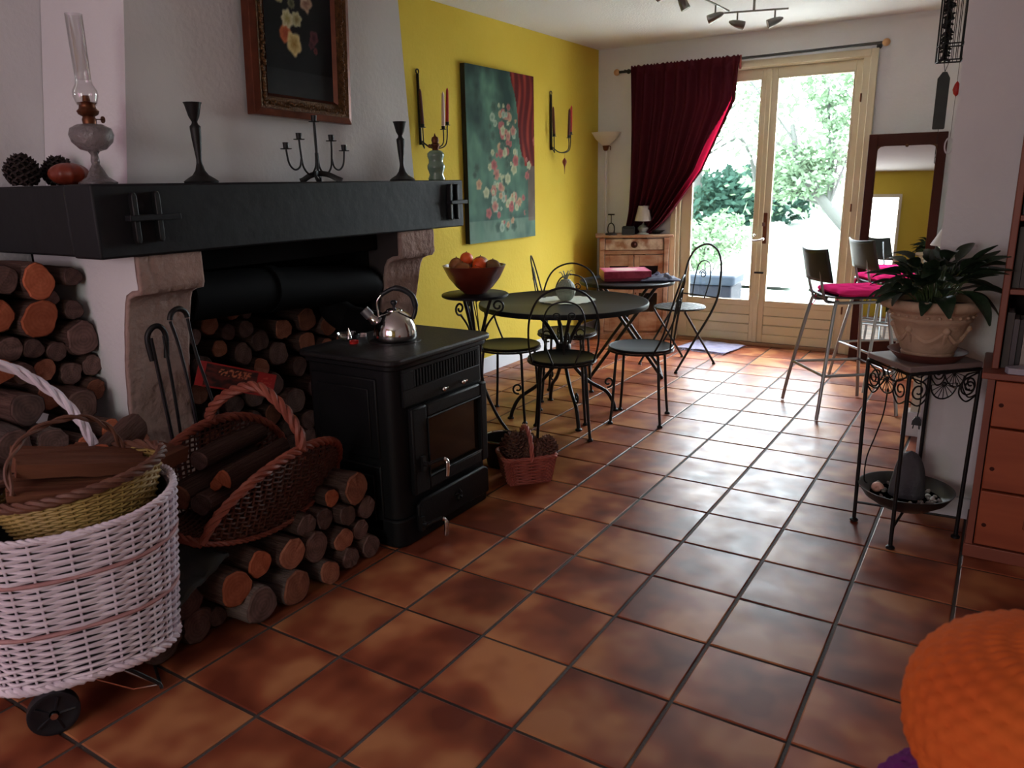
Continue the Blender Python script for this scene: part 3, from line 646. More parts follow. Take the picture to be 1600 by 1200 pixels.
# big unframed canvas on the yellow wall
cvs = thing('canvas_print', 'large unframed canvas of flowers and red drape on yellow wall', 'painting', (XL+.002, 3.785, .975))
CW, CH = .90, 1.19
obj('stretcher', G().box((0, -CW/2, 0), (.036, CW/2, CH)), DARKBOX, cvs)
def big(u, v):
    asp = CW/CH
    n1 = fbm(u*3, v*3, 5); c = mixc((42, 66, 60), (92, 128, 108), .45+n1*.9+.35*(.5-abs(u-.35)))
    c = mixc(c, (34, 50, 50), (v-.62)*2.0*(1-u)+fbm(u*4, v*4, 9)*.7)
    if v < .13: c = mixc(c, (112, 134, 118), .5+.4*fbm(u*9, v*5))
    edge = .60+.05*math.sin(v*9)+(.95-v)*.55*(1 if v < .95 else 0)-.0
    if v > .45 and u > edge-.0:
        f = math.sin(u*70+math.sin(v*12)*2.2)+.5*math.sin(u*33-v*14); c = mixc((78, 16, 20), (150, 58, 42), f*.45+.2)
    elif u > .88 and v > .1: c = mixc(c, (120, 70, 66), .5)
    rr_ = random.Random(11)
    pal = [((196, 120, 104), (160, 70, 66)), ((200, 190, 150), (150, 150, 110)), ((206, 150, 110), (170, 100, 76)), ((170, 180, 160), (110, 130, 110)), ((60, 84, 70), (40, 60, 52)), ((190, 80, 80), (140, 50, 56))]
    for i in range(130):
        cv_ = rr_.uniform(.06, .80); wdt = .09+.20*math.sin(PI*min(1, max(0, (cv_-.0)/.75)))
        cu_ = .52+rr_.gauss(0, .5)*wdt*1.4; r = rr_.uniform(.012, .036); col, col2 = pal[rr_.randrange(6)]
        if abs(u-cu_) < .09 and abs(v-cv_) < .07: c = flower_c(c, u, v, cu_, cv_, r, asp, mixc(col, (96, 120, 108), .30), mixc(col2, (80, 104, 94), .35), rr_.choice([0, 5, 6]), i)
        else: rr_.choice([0, 5, 6])
    return c
painted('painted_front', CW-.001, CH-.001, 100, 130, big, PAINT, MYZ(.0375, 0, .0005), cvs, 0)

# wall sconces
def sconce(y, z, label, cols, drop=False):
    s = thing('wall_sconce', label, 'sconce', (XL, y, z))
    obj('back_bar', G().tube([(.012, 0, .0), (.012, 0, .42)], .006, 6, flat=1.8).tube(spiral((.012, 0, .435), .014, .014, -PI/2, 1, (0, 1, 0), (0, 0, 1), 14), .004, 6), IRON, s)
    tips = [(.05, -.02, .10), (.12, .10, .09), (.10, .17, .12)]
    for i, (x, yy, zz) in enumerate(tips):
        obj('arm', G().tube(cr([(.012, 0, .03), (.03+x*.3, yy*.35, -.02), (x, yy*.85, .0), (x, yy, zz)], 6), .004, 6), IRON, s)
        obj('candle_cup', G().lathe([(.001, zz), (.02, zz+.001), (.02, zz+.004), (.011, zz+.005), (.012, zz+.022), (.001, zz+.022)], 12, (x, yy, 0)), IRON, s)
        cd = obj('candle', G().lathe([(.011, 0), (.0105, .10), (.008, .19), (.003, .205), (.001, .206)], 12), cols[i], loc=(XL+x, y+yy, z+zz+.0225), rot=(math.radians([3, -3, -4][i]), 0, 0))
        tag(cd, ['%s taper candle by the back bar of the %s sconce', '%s taper candle, middle one on the %s sconce', '%s taper candle, outermost on the %s sconce'][i] % ({WAX_R: 'red', WAX_D: 'dark red', WAX_W: 'white'}[cols[i]], 'left' if y < 4 else 'right'), 'candle')
    if drop:
        obj('pendant', G().tube([(.08, .10, -.01), (.08, .10, -.06)], .0012, 5).lathe([(.001, -.19), (.003, -.15), (.005, -.13), (.018, -.10), (.018, -.085), (.008, -.07), (.001, -.06)], 12, (.08, .10, 0)), RUST, s)
sconce(2.87, 1.63, 'black iron wall sconce left of the big canvas, with white candle', [WAX_D, WAX_W, WAX_R])
sconce(4.55, 1.64, 'black iron wall sconce with pendant right of the big canvas', [WAX_D, WAX_D, WAX_R], True)

# ------------------------------------------------------------ logs
def log_mesh(k, kind):
    rnd = random.Random(k*7+1); n = 18 if kind == 'round' else 16; segs = 7; g = G(); prof = []
    for j in range(n):
        a = 2*PI*j/n
        if kind == 'round': r = 1+.26*noise.noise(Vector((math.cos(a)*1.1, math.sin(a)*1.1, k*3.1)))+.04*rnd.uniform(-1, 1)
        elif kind == 'half': r = 1 if math.sin(a) >= -.1 else min(1, .28/max(.01, -math.sin(a)))
        else:
            q = (a+PI/4) % (2*PI); r = 1.0 if q < 1.9 else max(.3, min(1, .42/max(.35, abs(math.cos(q-1.9-1.0)))))
        prof.append((math.cos(a)*r, math.sin(a)*r))
    bend = rnd.uniform(-.12, .12)
    for i in range(segs+1):
        x = -i/segs; s_ = 1+.06*noise.noise(Vector((x*3, k*2.2, 0)))
        for (y, z) in prof:
            q = 1+.05*noise.noise(Vector((x*9, y*4+k, z*4))); g.v.append((x+(0 if 0 < i < segs else .01*noise.noise(Vector((y*2, z*2, k)))), y*s_*q, z*s_*q+bend*math.sin(PI*-x)))
    for i in range(segs):
        for j in range(n): g.f.append((i*n+j, i*n+(j+1) % n, (i+1)*n+(j+1) % n, (i+1)*n+j))
    c = G(); c.v = [(.012+g.v[j][0], g.v[j][1]*.90, g.v[j][2]*.90) for j in range(n)]+[(g.v[j][0]-.004, g.v[j][1]*.985, g.v[j][2]*.985) for j in range(n)]+[(.014, 0, 0)]
    c.f = [(j, (j+1) % n, n+(j+1) % n, n+j) for j in range(n)]+[(j, (j+1) % n, 2*n) for j in range(n)]
    o_ = segs*n; g.v.append((-1.01, 0, 0)); g.f += [(o_+j, o_+(j+1) % n, len(g.v)-1) for j in range(n)]
    c2 = G(); c2.v = [(g.v[o_+j][0]+.004, g.v[o_+j][1]*.985, g.v[o_+j][2]*.985) for j in range(n)]+[(-1.012, 0, 0)]; c2.f = [(j, (j+1) % n, n) for j in range(n)]
    return mesh('log', g, BARK, True), mesh('cut_end', c, CUT)
LOGM = [log_mesh(k, 'round') for k in range(7)]+[log_mesh(20, 'half'), log_mesh(21, 'wedge'), log_mesh(22, 'wedge')]
lrnd = random.Random(5)
def log(x, y, z, r, label, group=None, L_=.33, kind=None, cut=None, bark=None, rot=None, rx=None):
    i = kind if kind is not None else lrnd.randrange(7); bm_, cm_ = LOGM[i]
    o = bpy.data.objects.new('log', bm_); COL.objects.link(o); o.location = (x, y, z)
    o.scale = (L_, r, r); o.rotation_euler = rot or (rx if rx is not None else lrnd.uniform(0, 6.28), lrnd.gauss(0, .02), lrnd.gauss(0, .035))
    c = bpy.data.objects.new('cut_end', cm_); COL.objects.link(c); c.parent = o
    if cut: c.material_slots[0].link = 'OBJECT'; c.material_slots[0].material = cut
    if bark: o.material_slots[0].link = 'OBJECT'; o.material_slots[0].material = bark
    tag(o, label, 'log', group); return o
ORD = ['first', 'second', 'third', 'fourth', 'fifth', 'sixth', 'seventh', 'eighth', 'ninth', 'tenth', 'eleventh', 'twelfth', 'thirteenth']
def rowlabels(items, step, fmt):   # names each log by its row from the top and its place in the row
    out = {}; it = sorted(items, key=lambda q: -q[1]); rows_ = []
    for q in it:
        if rows_ and rows_[-1][0][1]-q[1] < step: rows_[-1].append(q)
        else: rows_.append([q])
    for ri_, r_ in enumerate(rows_):
        for ci_, q in enumerate(sorted(r_)): out[q] = fmt % (ORD[ci_], ORD[ri_])
    return out
LG = 'logs stacked left of the fireplace'
LEFT = [(-.95, .255, 1.085, .060, 'big log with mottled tan end, upper row of left stack', CUTR, 0), (-.95, .37, 1.088, .034, 'small log at top right corner of the left stack', CUTG, 0), (-.96, .15, 1.10, .050, 'greyish log at the top left of the left stack', CUTG, 0), (-.95, .355, .969, .037, 'small round reddish log beside the plaster pillar side', CUTG, 0),
 (-.94, .235, .955, .066, 'large round log with orange end, right half of the left stack', CUTR, 0), (-.95, .10, .985, .058, 'orange ended log cut by the left photo edge, upper left stack', CUTR, 0), (-.98, .30, 1.018, .030, None, CUTG, 0), (-.95, .12, .868, .046, None, CUTG, 0), (-.95, .197, .855, .038, None, CUTG, 0), (-.95, .272, .83, .038, None, CUTG, 0),
 (-.93, .361, .864, .062, 'thick dark bark covered log bulging against the pillar side', CUTG, 0), (-.95, .222, .775, .041, None, CUT, 0), (-.95, .308, .74, .043, None, CUTG, 0), (-.95, .388, .755, .041, None, CUTG, 0), (-.95, .02, .91, .050, None, CUTG, 0),
 (-.86, .031, .795, .068, 'big half log with orange face behind the cart handle', CUTR, 7), (-.92, .137, .781, .040, None, CUTG, 0), (-.85, .278, .64, .058, 'thick dark log under the pillar side of left stack', CUTG, 0), (-.75, .315, .55, .042, 'short log with bright orange end low in left stack', CUTR, 0), (-.70, .388, .50, .032, 'thin log with ringed end nearest the fire tools', CUT, 0),
 (-.88, .185, .690, .048, None, CUT, 0), (-.72, .205, .53, .042, 'log with ringed orange end showing through the small basket handle', CUTR, 0), (-.80, .075, .688, .055, None, CUTG, 0), (-.92, .373, .671, .040, None, CUT, 0), (-.72, .10, .575, .05, 'long grey barked log leaning out over the white cart', CUTG, 0), (-.72, -.02, .60, .056, 'grey barked log at left photo edge above the cart', CUTG, 0), (-.97, .08, 1.07, .04, None, CUTG, 0), (-.97, .0, 1.0, .05, None, CUTG, 0), (-.95, -.08, .83, .05, None, CUTG, 0), (-.95, -.1, .93, .05, None, CUTG, 0)]
ll_ = rowlabels([(q[1], q[2]) for q in LEFT if not q[4]], .055, 'small dull log in left stack, %s from left in its %s plain row from top')
for (x, y, z, r, lb, cut, k) in LEFT:
    log(x, y, z, r, lb or ll_[(y, z)], LG, .34, k if k else None, cut, BARKG if 'grey' in (lb or '') else None, rx=(.3 if k else None))
# lower courses of that stack, mostly hidden behind cart and basket
for row in range(5):
    z = .055+row*.10
    for k in range(6):
        y = -.16+k*.112+(.055 if row % 2 else 0)
        if y > .37: continue
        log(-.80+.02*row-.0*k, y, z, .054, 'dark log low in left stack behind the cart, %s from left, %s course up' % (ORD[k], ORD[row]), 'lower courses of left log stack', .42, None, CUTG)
RIGHT = [(-.05, .243, .158, .062, 'log with knotted orange tan end, left end of stack by stove', CUTR, 0), (-.03, .318, .070, .066, 'thick pale barked log at lower left of stack by stove', CUTG, 0), (-.06, .350, .195, .050, 'log with bright orange oval end under the fallen basket', CUTR, 0), (-.05, .479, .176, .055, 'tan ended log in middle row under the basket rim', CUT, 0), (-.03, .465, .062, .060, 'pink barked log on the floor, second from left of stack', CUT, 0),
 (-.06, .592, .150, .057, 'thick rough barked log at centre of stack by stove', CUTG, 0), (-.08, .577, .232, .042, 'greyish log in the upper row below the basket tip', CUTG, 0), (-.08, .703, .290, .033, 'small orange ended log beside the big top log', CUTR, 0), (-.05, .800, .300, .060, 'largest log on top of stack against the stove', CUT, 0),
 (-.03, .620, .047, .046, 'log with pale ringed end on the floor, middle of stack', CUT, 0), (-.08, .660, .225, .040, 'dull log squeezed behind the small orange ended log', CUTG, 0), (-.05, .745, .215, .042, 'grey log end just below the small orange ended log', CUTG, 0), (-.05, .715, .128, .046, 'brown log in middle row, second from the stove', CUT, 0), (-.06, .856, .200, .044, 'grey log touching the stove, upper middle row', CUTG, 0), (-.06, .815, .125, .040, None, CUTG, 0), (-.04, .735, .046, .044, None, CUTG, 0), (-.04, .845, .050, .048, 'grey log on the floor beside the stove plinth', CUTG, 0), (-.10, .10, .165, .054, 'dark log at left end of the stack by white cart', CUTG, 0)]
for (x, y, z, r, lb, cut, k) in RIGHT:
    log(x, y, z, r, lb or ('small grey log wedged near the floor beside the stove' if z < .1 else 'small grey log wedged halfway up beside the stove'), 'logs stacked beside the stove', .36, None, cut, BARKG if lb and ('pale' in lb or 'pink' in lb) else None)
for y, z, r, lb in ((.02, .06, .058, 'dark log on the floor right behind the white cart'), (.14, .06, .058, 'dark log on the floor, second from the white cart'), (.215, .055, .035, 'thin dark log on the floor left of the pale barked log')):
    log(-.12, y, z, r, lb, 'logs stacked beside the stove', .34, None, CUTG)
FIRE = [(-.9, .867, .836, .045), (-.9, .966, .784, .039), (-.9, 1.043, .788, .040), (-.9, .919, .720, .040), (-.9, 1.12, .722, .048), (-.9, 1.23, .639, .058), (-.9, 1.267, .748, .05), (-.9, 1.19, .50, .062), (-.9, 1.29, .40, .062), (-.9, 1.40, .775, .055), (-.9, 1.40, .663, .052), (-.9, 1.53, .727, .05), (-.9, 1.66, .724, .05), (-.9, .82, .66, .052), (-.9, 1.03, .675, .05), (-.9, 1.10, .60, .045), (-.9, 1.07, .48, .055), (-.9, .78, .80, .037), (-.9, .98, .87, .033), (-.9, 1.08, .86, .034), (-.9, 1.36, .55, .05), (-.9, .80, .55, .05), (-.9, .93, .59, .055), (-.9, 1.5, .62, .05), (-.9, 1.62, .62, .05),
        (-.9, .96, .46, .05), (-.9, .84, .44, .05), (-.9, 1.18, .36, .05), (-.9, 1.06, .36, .05), (-.9, .95, .35, .05), (-.9, .84, .33, .05), (-.9, 1.42, .44, .05), (-.9, 1.54, .5, .05), (-.9, 1.66, .5, .05)]
fl_ = rowlabels([(q[1], q[2]) for q in FIRE], .06, 'log end in the fireplace opening, %s from left in %s row from top')
for i, (x, y, z, r) in enumerate(FIRE):
    vis = y > 1.35 and z > .6
    lb = fl_[(y, z)]
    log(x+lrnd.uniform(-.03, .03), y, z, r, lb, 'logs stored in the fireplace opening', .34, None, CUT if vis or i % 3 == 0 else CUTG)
for row in range(3):
    for k in range(8):
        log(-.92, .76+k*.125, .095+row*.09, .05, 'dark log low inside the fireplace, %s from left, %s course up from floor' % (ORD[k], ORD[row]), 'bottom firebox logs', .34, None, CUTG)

# fire tools leaning on the pillar
ft = thing('fire_tongs', 'black iron tongs with round bow leaning against stone pillar', 'fire tongs', (-.57, .50, .0))
top = Vector((-.02, .035, .955)); 
obj('arm', G().tube(cr([(-.03, .0, .93), (-.02, .02, .80), (.02, .02, .5), (.05, -.02, .14)], 6), .006, 7), IRON, ft)
obj('arm', G().tube(cr([(-.03, .07, .93), (-.02, .08, .80), (.03, .11, .5), (.06, .10, .14)], 6), .006, 7), IRON, ft)
obj('bow', G().tube(spiral((-.03, .035, .935), .035, .035, 0, .5, (0, 1, 0), (0, 0, 1), 12), .010, 8), IRON, ft)
ft = thing('fire_poker', 'black iron fire poker with squared loop handle left of tongs', 'fire poker', (-.60, .42, .0))
obj('shaft', G().tube(cr([(-.02, .01, .88), (.0, .02, .6), (.04, .03, .14)], 6), .007, 7), IRON, ft)
obj('second_shaft', G().tube(cr([(-.02, .06, .88), (.0, .06, .6), (.04, .04, .14)], 6), .006, 7), IRON, ft)
obj('loop_handle', G().tube(cr([(-.02, .005, .80), (-.025, .0, .88), (-.02, .02, .915), (-.02, .05, .915), (-.02, .068, .88), (-.02, .06, .80)], 5), .010, 8), IRON, ft)
bk = thing('ash_bucket', 'dark ash bucket standing behind the fire tools', 'bucket', (-.52, .50, 0))
obj('pail', G().lathe([(.001, 0), (.08, 0), (.11, .20), (.115, .205), (.105, .2), (.076, .008), (.001, .008)], 28), IRON, bk)
obj('bail', G().tube(cr([(0, -.11, .2), (-.03, -.08, .24), (-.05, 0, .26), (-.03, .08, .24), (0, .11, .2)], 5), .003, 6), IRON, bk)

# red printed box
rb = thing('firelighter_box', 'red printed cardboard box lying on logs inside fireplace', 'box', (-.72, .715, .728))
e1 = Vector((.0, .33, -.128)); e2 = Vector((.0, -.038, -.092)); e3 = Vector((-.05, 0, 0))
obj('carton', G().add([Vector((0, 0, 0))+a*e1+b*e2+c*e3 for c in (0, 1) for a, b in ((0, 0), (1, 0), (1, 1), (0, 1))], [(0,1,2,3),(4,7,6,5),(0,4,5,1),(1,5,6,2),(2,6,7,3),(3,7,4,0)]), mat('red_card', (140, 30, 26), .5), rb)
def rbc(u, v):
    c = (176, 34, 30)
    if u < .72: c = mixc((52, 30, 26), (112, 44, 36), .5+fbm(u*7, v*5)*1.2)
    if .18 < u < .62 and .55 < v < .85 and noise.noise(Vector((u*40, v*9, 2))) > .05: c = (214, 120, 84)
    if v < .06 or v > .94: c = (170, 36, 30)
    if .78 < u < .95 and .2 < v < .8 and noise.noise(Vector((u*30, v*30, 2))) > .12: c = (205, 70, 56)
    return c
Mr = Matrix(((0, 0, 1, .002), (e1.y, e2.y, 0, e1.y*.5), (e1.z, e2.z, 0, e1.z*.5), (0, 0, 0, 1)))
painted('printed_face', 1, 1, 60, 24, rbc, REDBOX, Matrix(((0, 0, 1, .002), (e1.y, -e2.y, 0, e1.y*.5+e2.y), (e1.z, -e2.z, 0, e1.z*.5+e2.z), (0, 0, 0, 1))), rb, 0)

# ------------------------------------------------------------ wicker
def weave(g, rows, P_, N_, r, amp, step, n=5, flat=.6, phase=0):
    """rows: list of parameter polylines; each strand passes in front of and behind alternate stakes"""
    for k, row in enumerate(rows):
        pts = [P_(u, v)+N_(u, v)*(amp*math.cos(PI*(i/step+k))) for i, (u, v) in enumerate(row)]
        g.tube(pts, r, n, flat=1, cap=False)
def braid(pts, r, strands=3, turns=1.0, n=6, closed=False):
    g = G(); pts = [Vector(p) for p in pts]; k = len(pts)
    L_ = [0]
    for i in range(1, k): L_.append(L_[-1]+(pts[i]-pts[i-1]).length)
    for s_ in range(strands):
        out = []
        for i in range(k):
            t = (pts[min(i+1, k-1)]-pts[max(i-1, 0)]).normalized(); a = t.cross(Vector((.3, .2, .93)).normalized()).normalized(); b = t.cross(a)
            q = 2*PI*(s_/strands+L_[i]*turns); out.append(pts[i]+(a*math.cos(q)+b*math.sin(q))*r*.75)
        g.tube(out, r*.72, n, closed=closed)
    return g

# white cart
ct = thing('log_cart', 'whitewashed wicker log cart on black wheels at left', 'log cart', (-.20, -.155, 0), math.radians(65))
def se(a, e=2.6):
    c, s_ = math.cos(a), math.sin(a); return Vector((math.copysign(abs(c)**(2/e), c), math.copysign(abs(s_)**(2/e), s_), 0))
def cartP(u, v):
    d = se(2*PI*u); k = v; zz = .13+.44*k+.018*k*math.cos(4*PI*u)
    return Vector((d.x*(.235+.045*k), d.y*(.165+.04*k), zz))
def cartN(u, v): d = se(2*PI*u); return Vector((d.x*.165, d.y*.235, 0)).normalized()
ns = 28; g = G(); rows = []
nr = 42
for k in range(nr):
    v = (k+.5)/nr; rows.append([(i/ns/3, v) for i in range(ns*3+1)])
bands = (15, 30)
rw = [r for i, r in enumerate(rows) if i not in bands]
weave(g, rw, cartP, cartN, .0049, .0078, 3)
o = obj('willow_weave', g, W_WHITE, ct); o['kind'] = 'stuff'
g = G()
for i in range(ns): g.tube([cartP((i)/ns, v/6) for v in range(7)], .0035, 5)
o = obj('stakes', g, W_WHITE, ct); o['kind'] = 'stuff'
g = G(); g.grid(lambda u, v: cartP(u, v*.97)-cartN(u, v)*.016, 60, 4, True); obj('gap_shade_sheet', g, SACK_SHADE, ct)  # dark sheet added inside the weave so the gaps read as shade
for b in bands: obj('brown_band', G().tube([cartP(i/96, (b+.5)/nr)+cartN(i/96, 0)*.006 for i in range(96)], .006, 6, True), W_BAND, ct)
obj('rim', braid([cartP(i/120, 1.0)+Vector((0, 0, .002)) for i in range(121)], .0075, 3, 16), W_WHITE, ct)
obj('foot_braid', braid([cartP(i/120, .0)*1 for i in range(121)], .011, 3, 14), W_WHITE, ct)
g = G(); g.prism([tuple((se(2*PI*i/40)*1).to_2d()[k]*(.225, .155)[k] for k in (0, 1)) for i in range(40)], .01, Tz(.128)); obj('base_board', g, W_DARK, ct)
for i, x in enumerate((-.20, .14)):
    pass
def wheel(x, y, par):
    M_ = Matrix.Translation((x, y, .062)) @ Matrix.Rotation(PI/2, 4, 'X')
    g = G(); prof = [(.012, -.016), (.045, -.012), (.052, -.016), (.061, -.014), (.062, 0), (.061, .014), (.052, .016), (.045, .012), (.012, .016), (.012, -.016)]
    g.lathe(prof, 32, (0, 0, 0), None); g.v = [tuple(M_ @ Vector(v)) for v in g.v]
    w_ = obj('wheel', g, RUBBER, par)
    g = G()
    for k in range(5):
        q = 2*PI*k/5; g.tube([(x+.012*math.cos(q), y-.014, .062+.012*math.sin(q)), (x+.05*math.cos(q), y-.014, .062+.05*math.sin(q))], .004, 5)
    obj('spokes', g, RUBBER, w_)
    obj('hub_cap', G().tube([(x, y-.014, .062), (x, y-.026, .062)], .009, 12), CHROME, w_)
wheel(-.10, -.165, ct); wheel(-.10, .165, ct)
obj('axle', G().tube([(-.10, -.16, .062), (-.10, .16, .062)], .005, 8), IRON, ct)
obj('wire_stand', G().tube(cr([(-.10, -.13, .062), (-.06, -.13, .11), (.05, -.13, .12), (.15, -.13, .03), (.16, -.12, .008), (.16, .12, .008), (.15, .13, .03), (.05, .13, .12), (-.06, .13, .11), (-.10, .13, .062)], 5), .0045, 7), IRON, ct)
obj('stand_strut', G().tube([(.05, -.13, .12), (.155, -.125, .015)], .003, 6).tube([(-.02, -.13, .115), (.09, -.13, .03), (.155, -.125, .015)], .003, 6), CHROME, ct)
# tall pale loop handle of the cart
obj('hoop_handle', braid(cr([(-.26, .0, .55), (-.262, .03, .72), (-.22, .12, .86), (-.10, .19, .93), (.02, .20, .84), (.09, .19, .72), (.12, .18, .57)], 9), .011, 3, 6), W_WHITE, ct)
# logs lying in the cart
log(-.30, .02, .62, .05, 'short log with flat orange end at left photo edge in cart', None, .26, 1, CUTR, None, rot=(0, .05, -.9))
log(-.10, -.10, .55, .05, 'rough log lying low inside the white cart', None, .26, 2, CUTG, None, rot=(0, .0, .2))
# yellow straw basket nested inside
yb = thing('straw_basket', 'straw coloured basket nested inside the white cart', 'basket', (-.20, -.10, .50), math.radians(65))
def yP(u, v): a = 2*PI*u; return Vector((math.cos(a)*(.17+.045*v), math.sin(a)*(.125+.04*v), .13*v+.03*math.cos(a)*v))
def yN(u, v): a = 2*PI*u; return Vector((math.cos(a), math.sin(a), 0))
g = G(); weave(g, [[(i/40, (k+.5)/17) for i in range(41)] for k in range(17)], yP, yN, .0042, .005, 1); o = obj('straw_weave', g, W_YEL, yb); o['kind'] = 'stuff'
g = G()
for i in range(40): g.tube([yP(i/40, v/3) for v in range(4)], .003, 5)
o = obj('stakes', g, W_YEL, yb); o['kind'] = 'stuff'
obj('brown_rim', braid([yP(i/80, 1.02) for i in range(81)], .011, 3, 9), W_BRIM, yb)
obj('base', G().lathe([(.001, 0), (.12, 0), (.12, .01), (.001, .01)], 24), W_YEL, yb)
obj('small_hoop_handle', braid(cr([(-.15, -.10, .14), (-.15, -.06, .21), (-.09, .0, .27), (.02, .05, .28), (.10, .10, .22), (.13, .12, .13)], 8), .007, 2, 8), W_BRIM, yb)
# split pieces of wood in it
def plank_piece(loc, rz, rx, ry, L_, W, T, label):
    g = G(); rnd = random.Random(int(L_*1000)); n = 14
    def f(u, v):
        x = (u-.5)*L_; e = .012*noise.noise(Vector((v*9, L_*30, 0)))
        return Vector((x+(e if abs(u-.5) > .4 else 0), (v-.5)*W*(1-.15*abs(u-.5)), T/2+.008*noise.noise(Vector((x*4, v*16, L_)))))
    top_ = [[f(i/n, j/10) for i in range(n+1)] for j in range(11)]
    g.grid(lambda u, v: f(u, v), n, 10); g.grid(lambda u, v: Vector((f(u, v).x, f(u, v).y*.92, -T/2+.01*noise.noise(Vector((u*5, v*7, 8+L_))))), n, 10)
    w_ = n+1; o2 = (n+1)*11
    for i in range(n): g.f.append((i, i+1, o2+i+1, o2+i)); g.f.append((10*w_+i, 10*w_+i+1, o2+10*w_+i+1, o2+10*w_+i))
    for j in range(10): g.f.append((j*w_, (j+1)*w_, o2+(j+1)*w_, o2+j*w_)); g.f.append((j*w_+n, (j+1)*w_+n, o2+(j+1)*w_+n, o2+j*w_+n))
    return tag(obj('split_log', g, SPLIT, loc=loc, rot=(rx, ry, rz)), label, 'firewood')
plank_piece((-.23, -.07, .655), math.radians(70), .0, .22, .32, .20, .04, 'broad split slab of firewood on top of the cart')
plank_piece((-.17, -.15, .615), math.radians(58), .1, .12, .26, .12, .03, 'thin split firewood strip under the broad slab')
plank_piece((-.38, .08, .60), math.radians(30), -.1, .0, .26, .14, .05, 'split firewood piece behind the broad slab in cart')
plank_piece((-.30, .17, .57), math.radians(110), .1, .1, .22, .14, .05, 'split firewood piece at the far rim of the cart')

# fallen cradle basket beside the stove
bk = thing('cradle_basket', 'reddish wicker cradle basket with arched handle, tilted on the logs', 'basket', (-.262, .485, .285), rot=(math.radians(-1.5), math.radians(10), math.radians(12)))
Wd, Hh, Ll = .150, .285, .365
def tb_(s): return .5+.5*max(0, 1-s*s)**.62
def tP(s, t):
    a = abs(t); sg = 1 if t >= 0 else -1; z = .075*s*s
    if a <= .5: return Vector((sg*Wd*a/.5*(1-.25*s*s), s*Ll, z-.012*(1-(a/.5)**2)))
    h = (a-.5)*2; return Vector((sg*(Wd*(1-.25*s*s)+.035*math.sin(h*PI/2)), s*Ll, z+Hh*h))
def tN(s, t): return Vector((0, 0, -1)) if abs(t) < .48 else Vector((1 if t > 0 else -1, 0, -.2)).normalized()
g = G(); rows = []
for k in range(-31, 32):
    t = k/32; a = abs(t)
    sm = 1 if a <= .5 else math.sqrt(max(0, 1-((a-.5)*2)**(1/.62)))
    m_ = max(3, int(30*sm)); rows.append([((-1+2*i/m_)*sm, t) for i in range(m_+1)])
weave(g, rows, tP, tN, .0042, .005, 1); o = obj('willow_weave', g, W_DARK, bk); o['kind'] = 'stuff'
g = G()
for k in range(-14, 15):
    s_ = k/14.5; b = tb_(s_); g.tube([tP(s_, (-1+2*i/24)*b) for i in range(25)], .0036, 5)
o = obj('stakes', g, W_DARK, bk); o['kind'] = 'stuff'
rimp = [tP(-1+2*i/60, tb_(-1+2*i/60)) for i in range(61)]+[tP(1, .5-i/8) for i in range(1, 8)]+[tP(1-2*i/60, -tb_(1-2*i/60)) for i in range(61)]+[tP(-1, -.5+i/8) for i in range(1, 9)]
obj('braided_rim', braid(rimp, .0120, 3, 9), W_RED, bk)
obj('bottom_braid', braid([tP(-1+2*i/40, .5)+Vector((.006, 0, 0)) for i in range(41)], .007, 3, 12), W_RED, bk)
obj('arched_handle', braid(cr([(Wd+.035, 0, Hh), (Wd+.03, .0, Hh+.05), (Wd*.70, .0, Hh+.13), (0, .0, Hh+.175), (-Wd*.70, -.0, Hh+.13), (-Wd-.03, -.0, Hh+.05), (-Wd-.035, 0, Hh)], 9), .0135, 3, 8), W_RED, bk)
log(-.20, .335, .462, .046, 'thin log with orange split end inside the cradle basket', None, .36, 8, CUTR, None, rot=(.3, -.02, -1.27))
log(-.33, .36, .50, .036, 'dark branch log at the back inside the cradle basket', None, .34, 3, CUTG, None, rot=(.3, -.02, -1.3))
log(-.24, .29, .385, .042, 'bark covered log at the bottom of the cradle basket', None, .40, 4, CUTG, None, rot=(.3, -.0, -1.35))
log(-.33, .27, .40, .045, 'log with brown end deep inside the cradle basket', None, .40, 5, CUT, None, rot=(.3, -.0, -1.35))
g = G(); g.grid(lambda u, v: Vector(((u-.5)*.30, (v-.5)*.26, .05*math.sin(PI*u)*math.sin(PI*v)+.03*fbm(u*4, v*4, 6)+.02)), 24, 20)
o = obj('sack', g, SACK_SHADE, loc=(-.20, .10, .245), rot=(.35, .25, .2)); sd = o.modifiers.new('t', 'SOLIDIFY'); sd.thickness = .012
tag(o, 'crumpled dark grey sack lying between cart and cradle basket', 'sack')

# small basket with pinecones
sb = thing('pinecone_basket', 'small pinkish red rectangular basket full of pinecones by stove', 'basket', (.055, 1.835, 0), math.radians(47))
def sP(u, v): d = se(2*PI*u, 7); return Vector((d.x*(.105+.022*v), d.y*(.075+.02*v), .006+.125*v))
def sN(u, v): d = se(2*PI*u, 7); return Vector((d.x*.075, d.y*.105, 0)).normalized()
g = G(); weave(g, [[(i/44, (k+.5)/15) for i in range(45)] for k in range(15)], sP, sN, .0042, .0045, 1); o = obj('willow_weave', g, W_PINK, sb); o['kind'] = 'stuff'
g = G()
for i in range(44): g.tube([sP(i/44, v/2) for v in range(3)], .003, 5)
o = obj('stakes', g, W_PINK, sb); o['kind'] = 'stuff'
obj('rim', braid([sP(i/90, 1.02) for i in range(91)], .008, 3, 14), W_PINK, sb)
obj('base', G().box((-.10, -.07, 0), (.10, .07, .008)), W_PINK, sb)
obj('handle', braid(cr([(0, -.095, .12), (0, -.098, .17), (0, -.07, .235), (0, -.0, .265), (0, .07, .235), (0, .098, .17), (0, .095, .12)], 7), .008, 3, 10), W_PINK, sb)
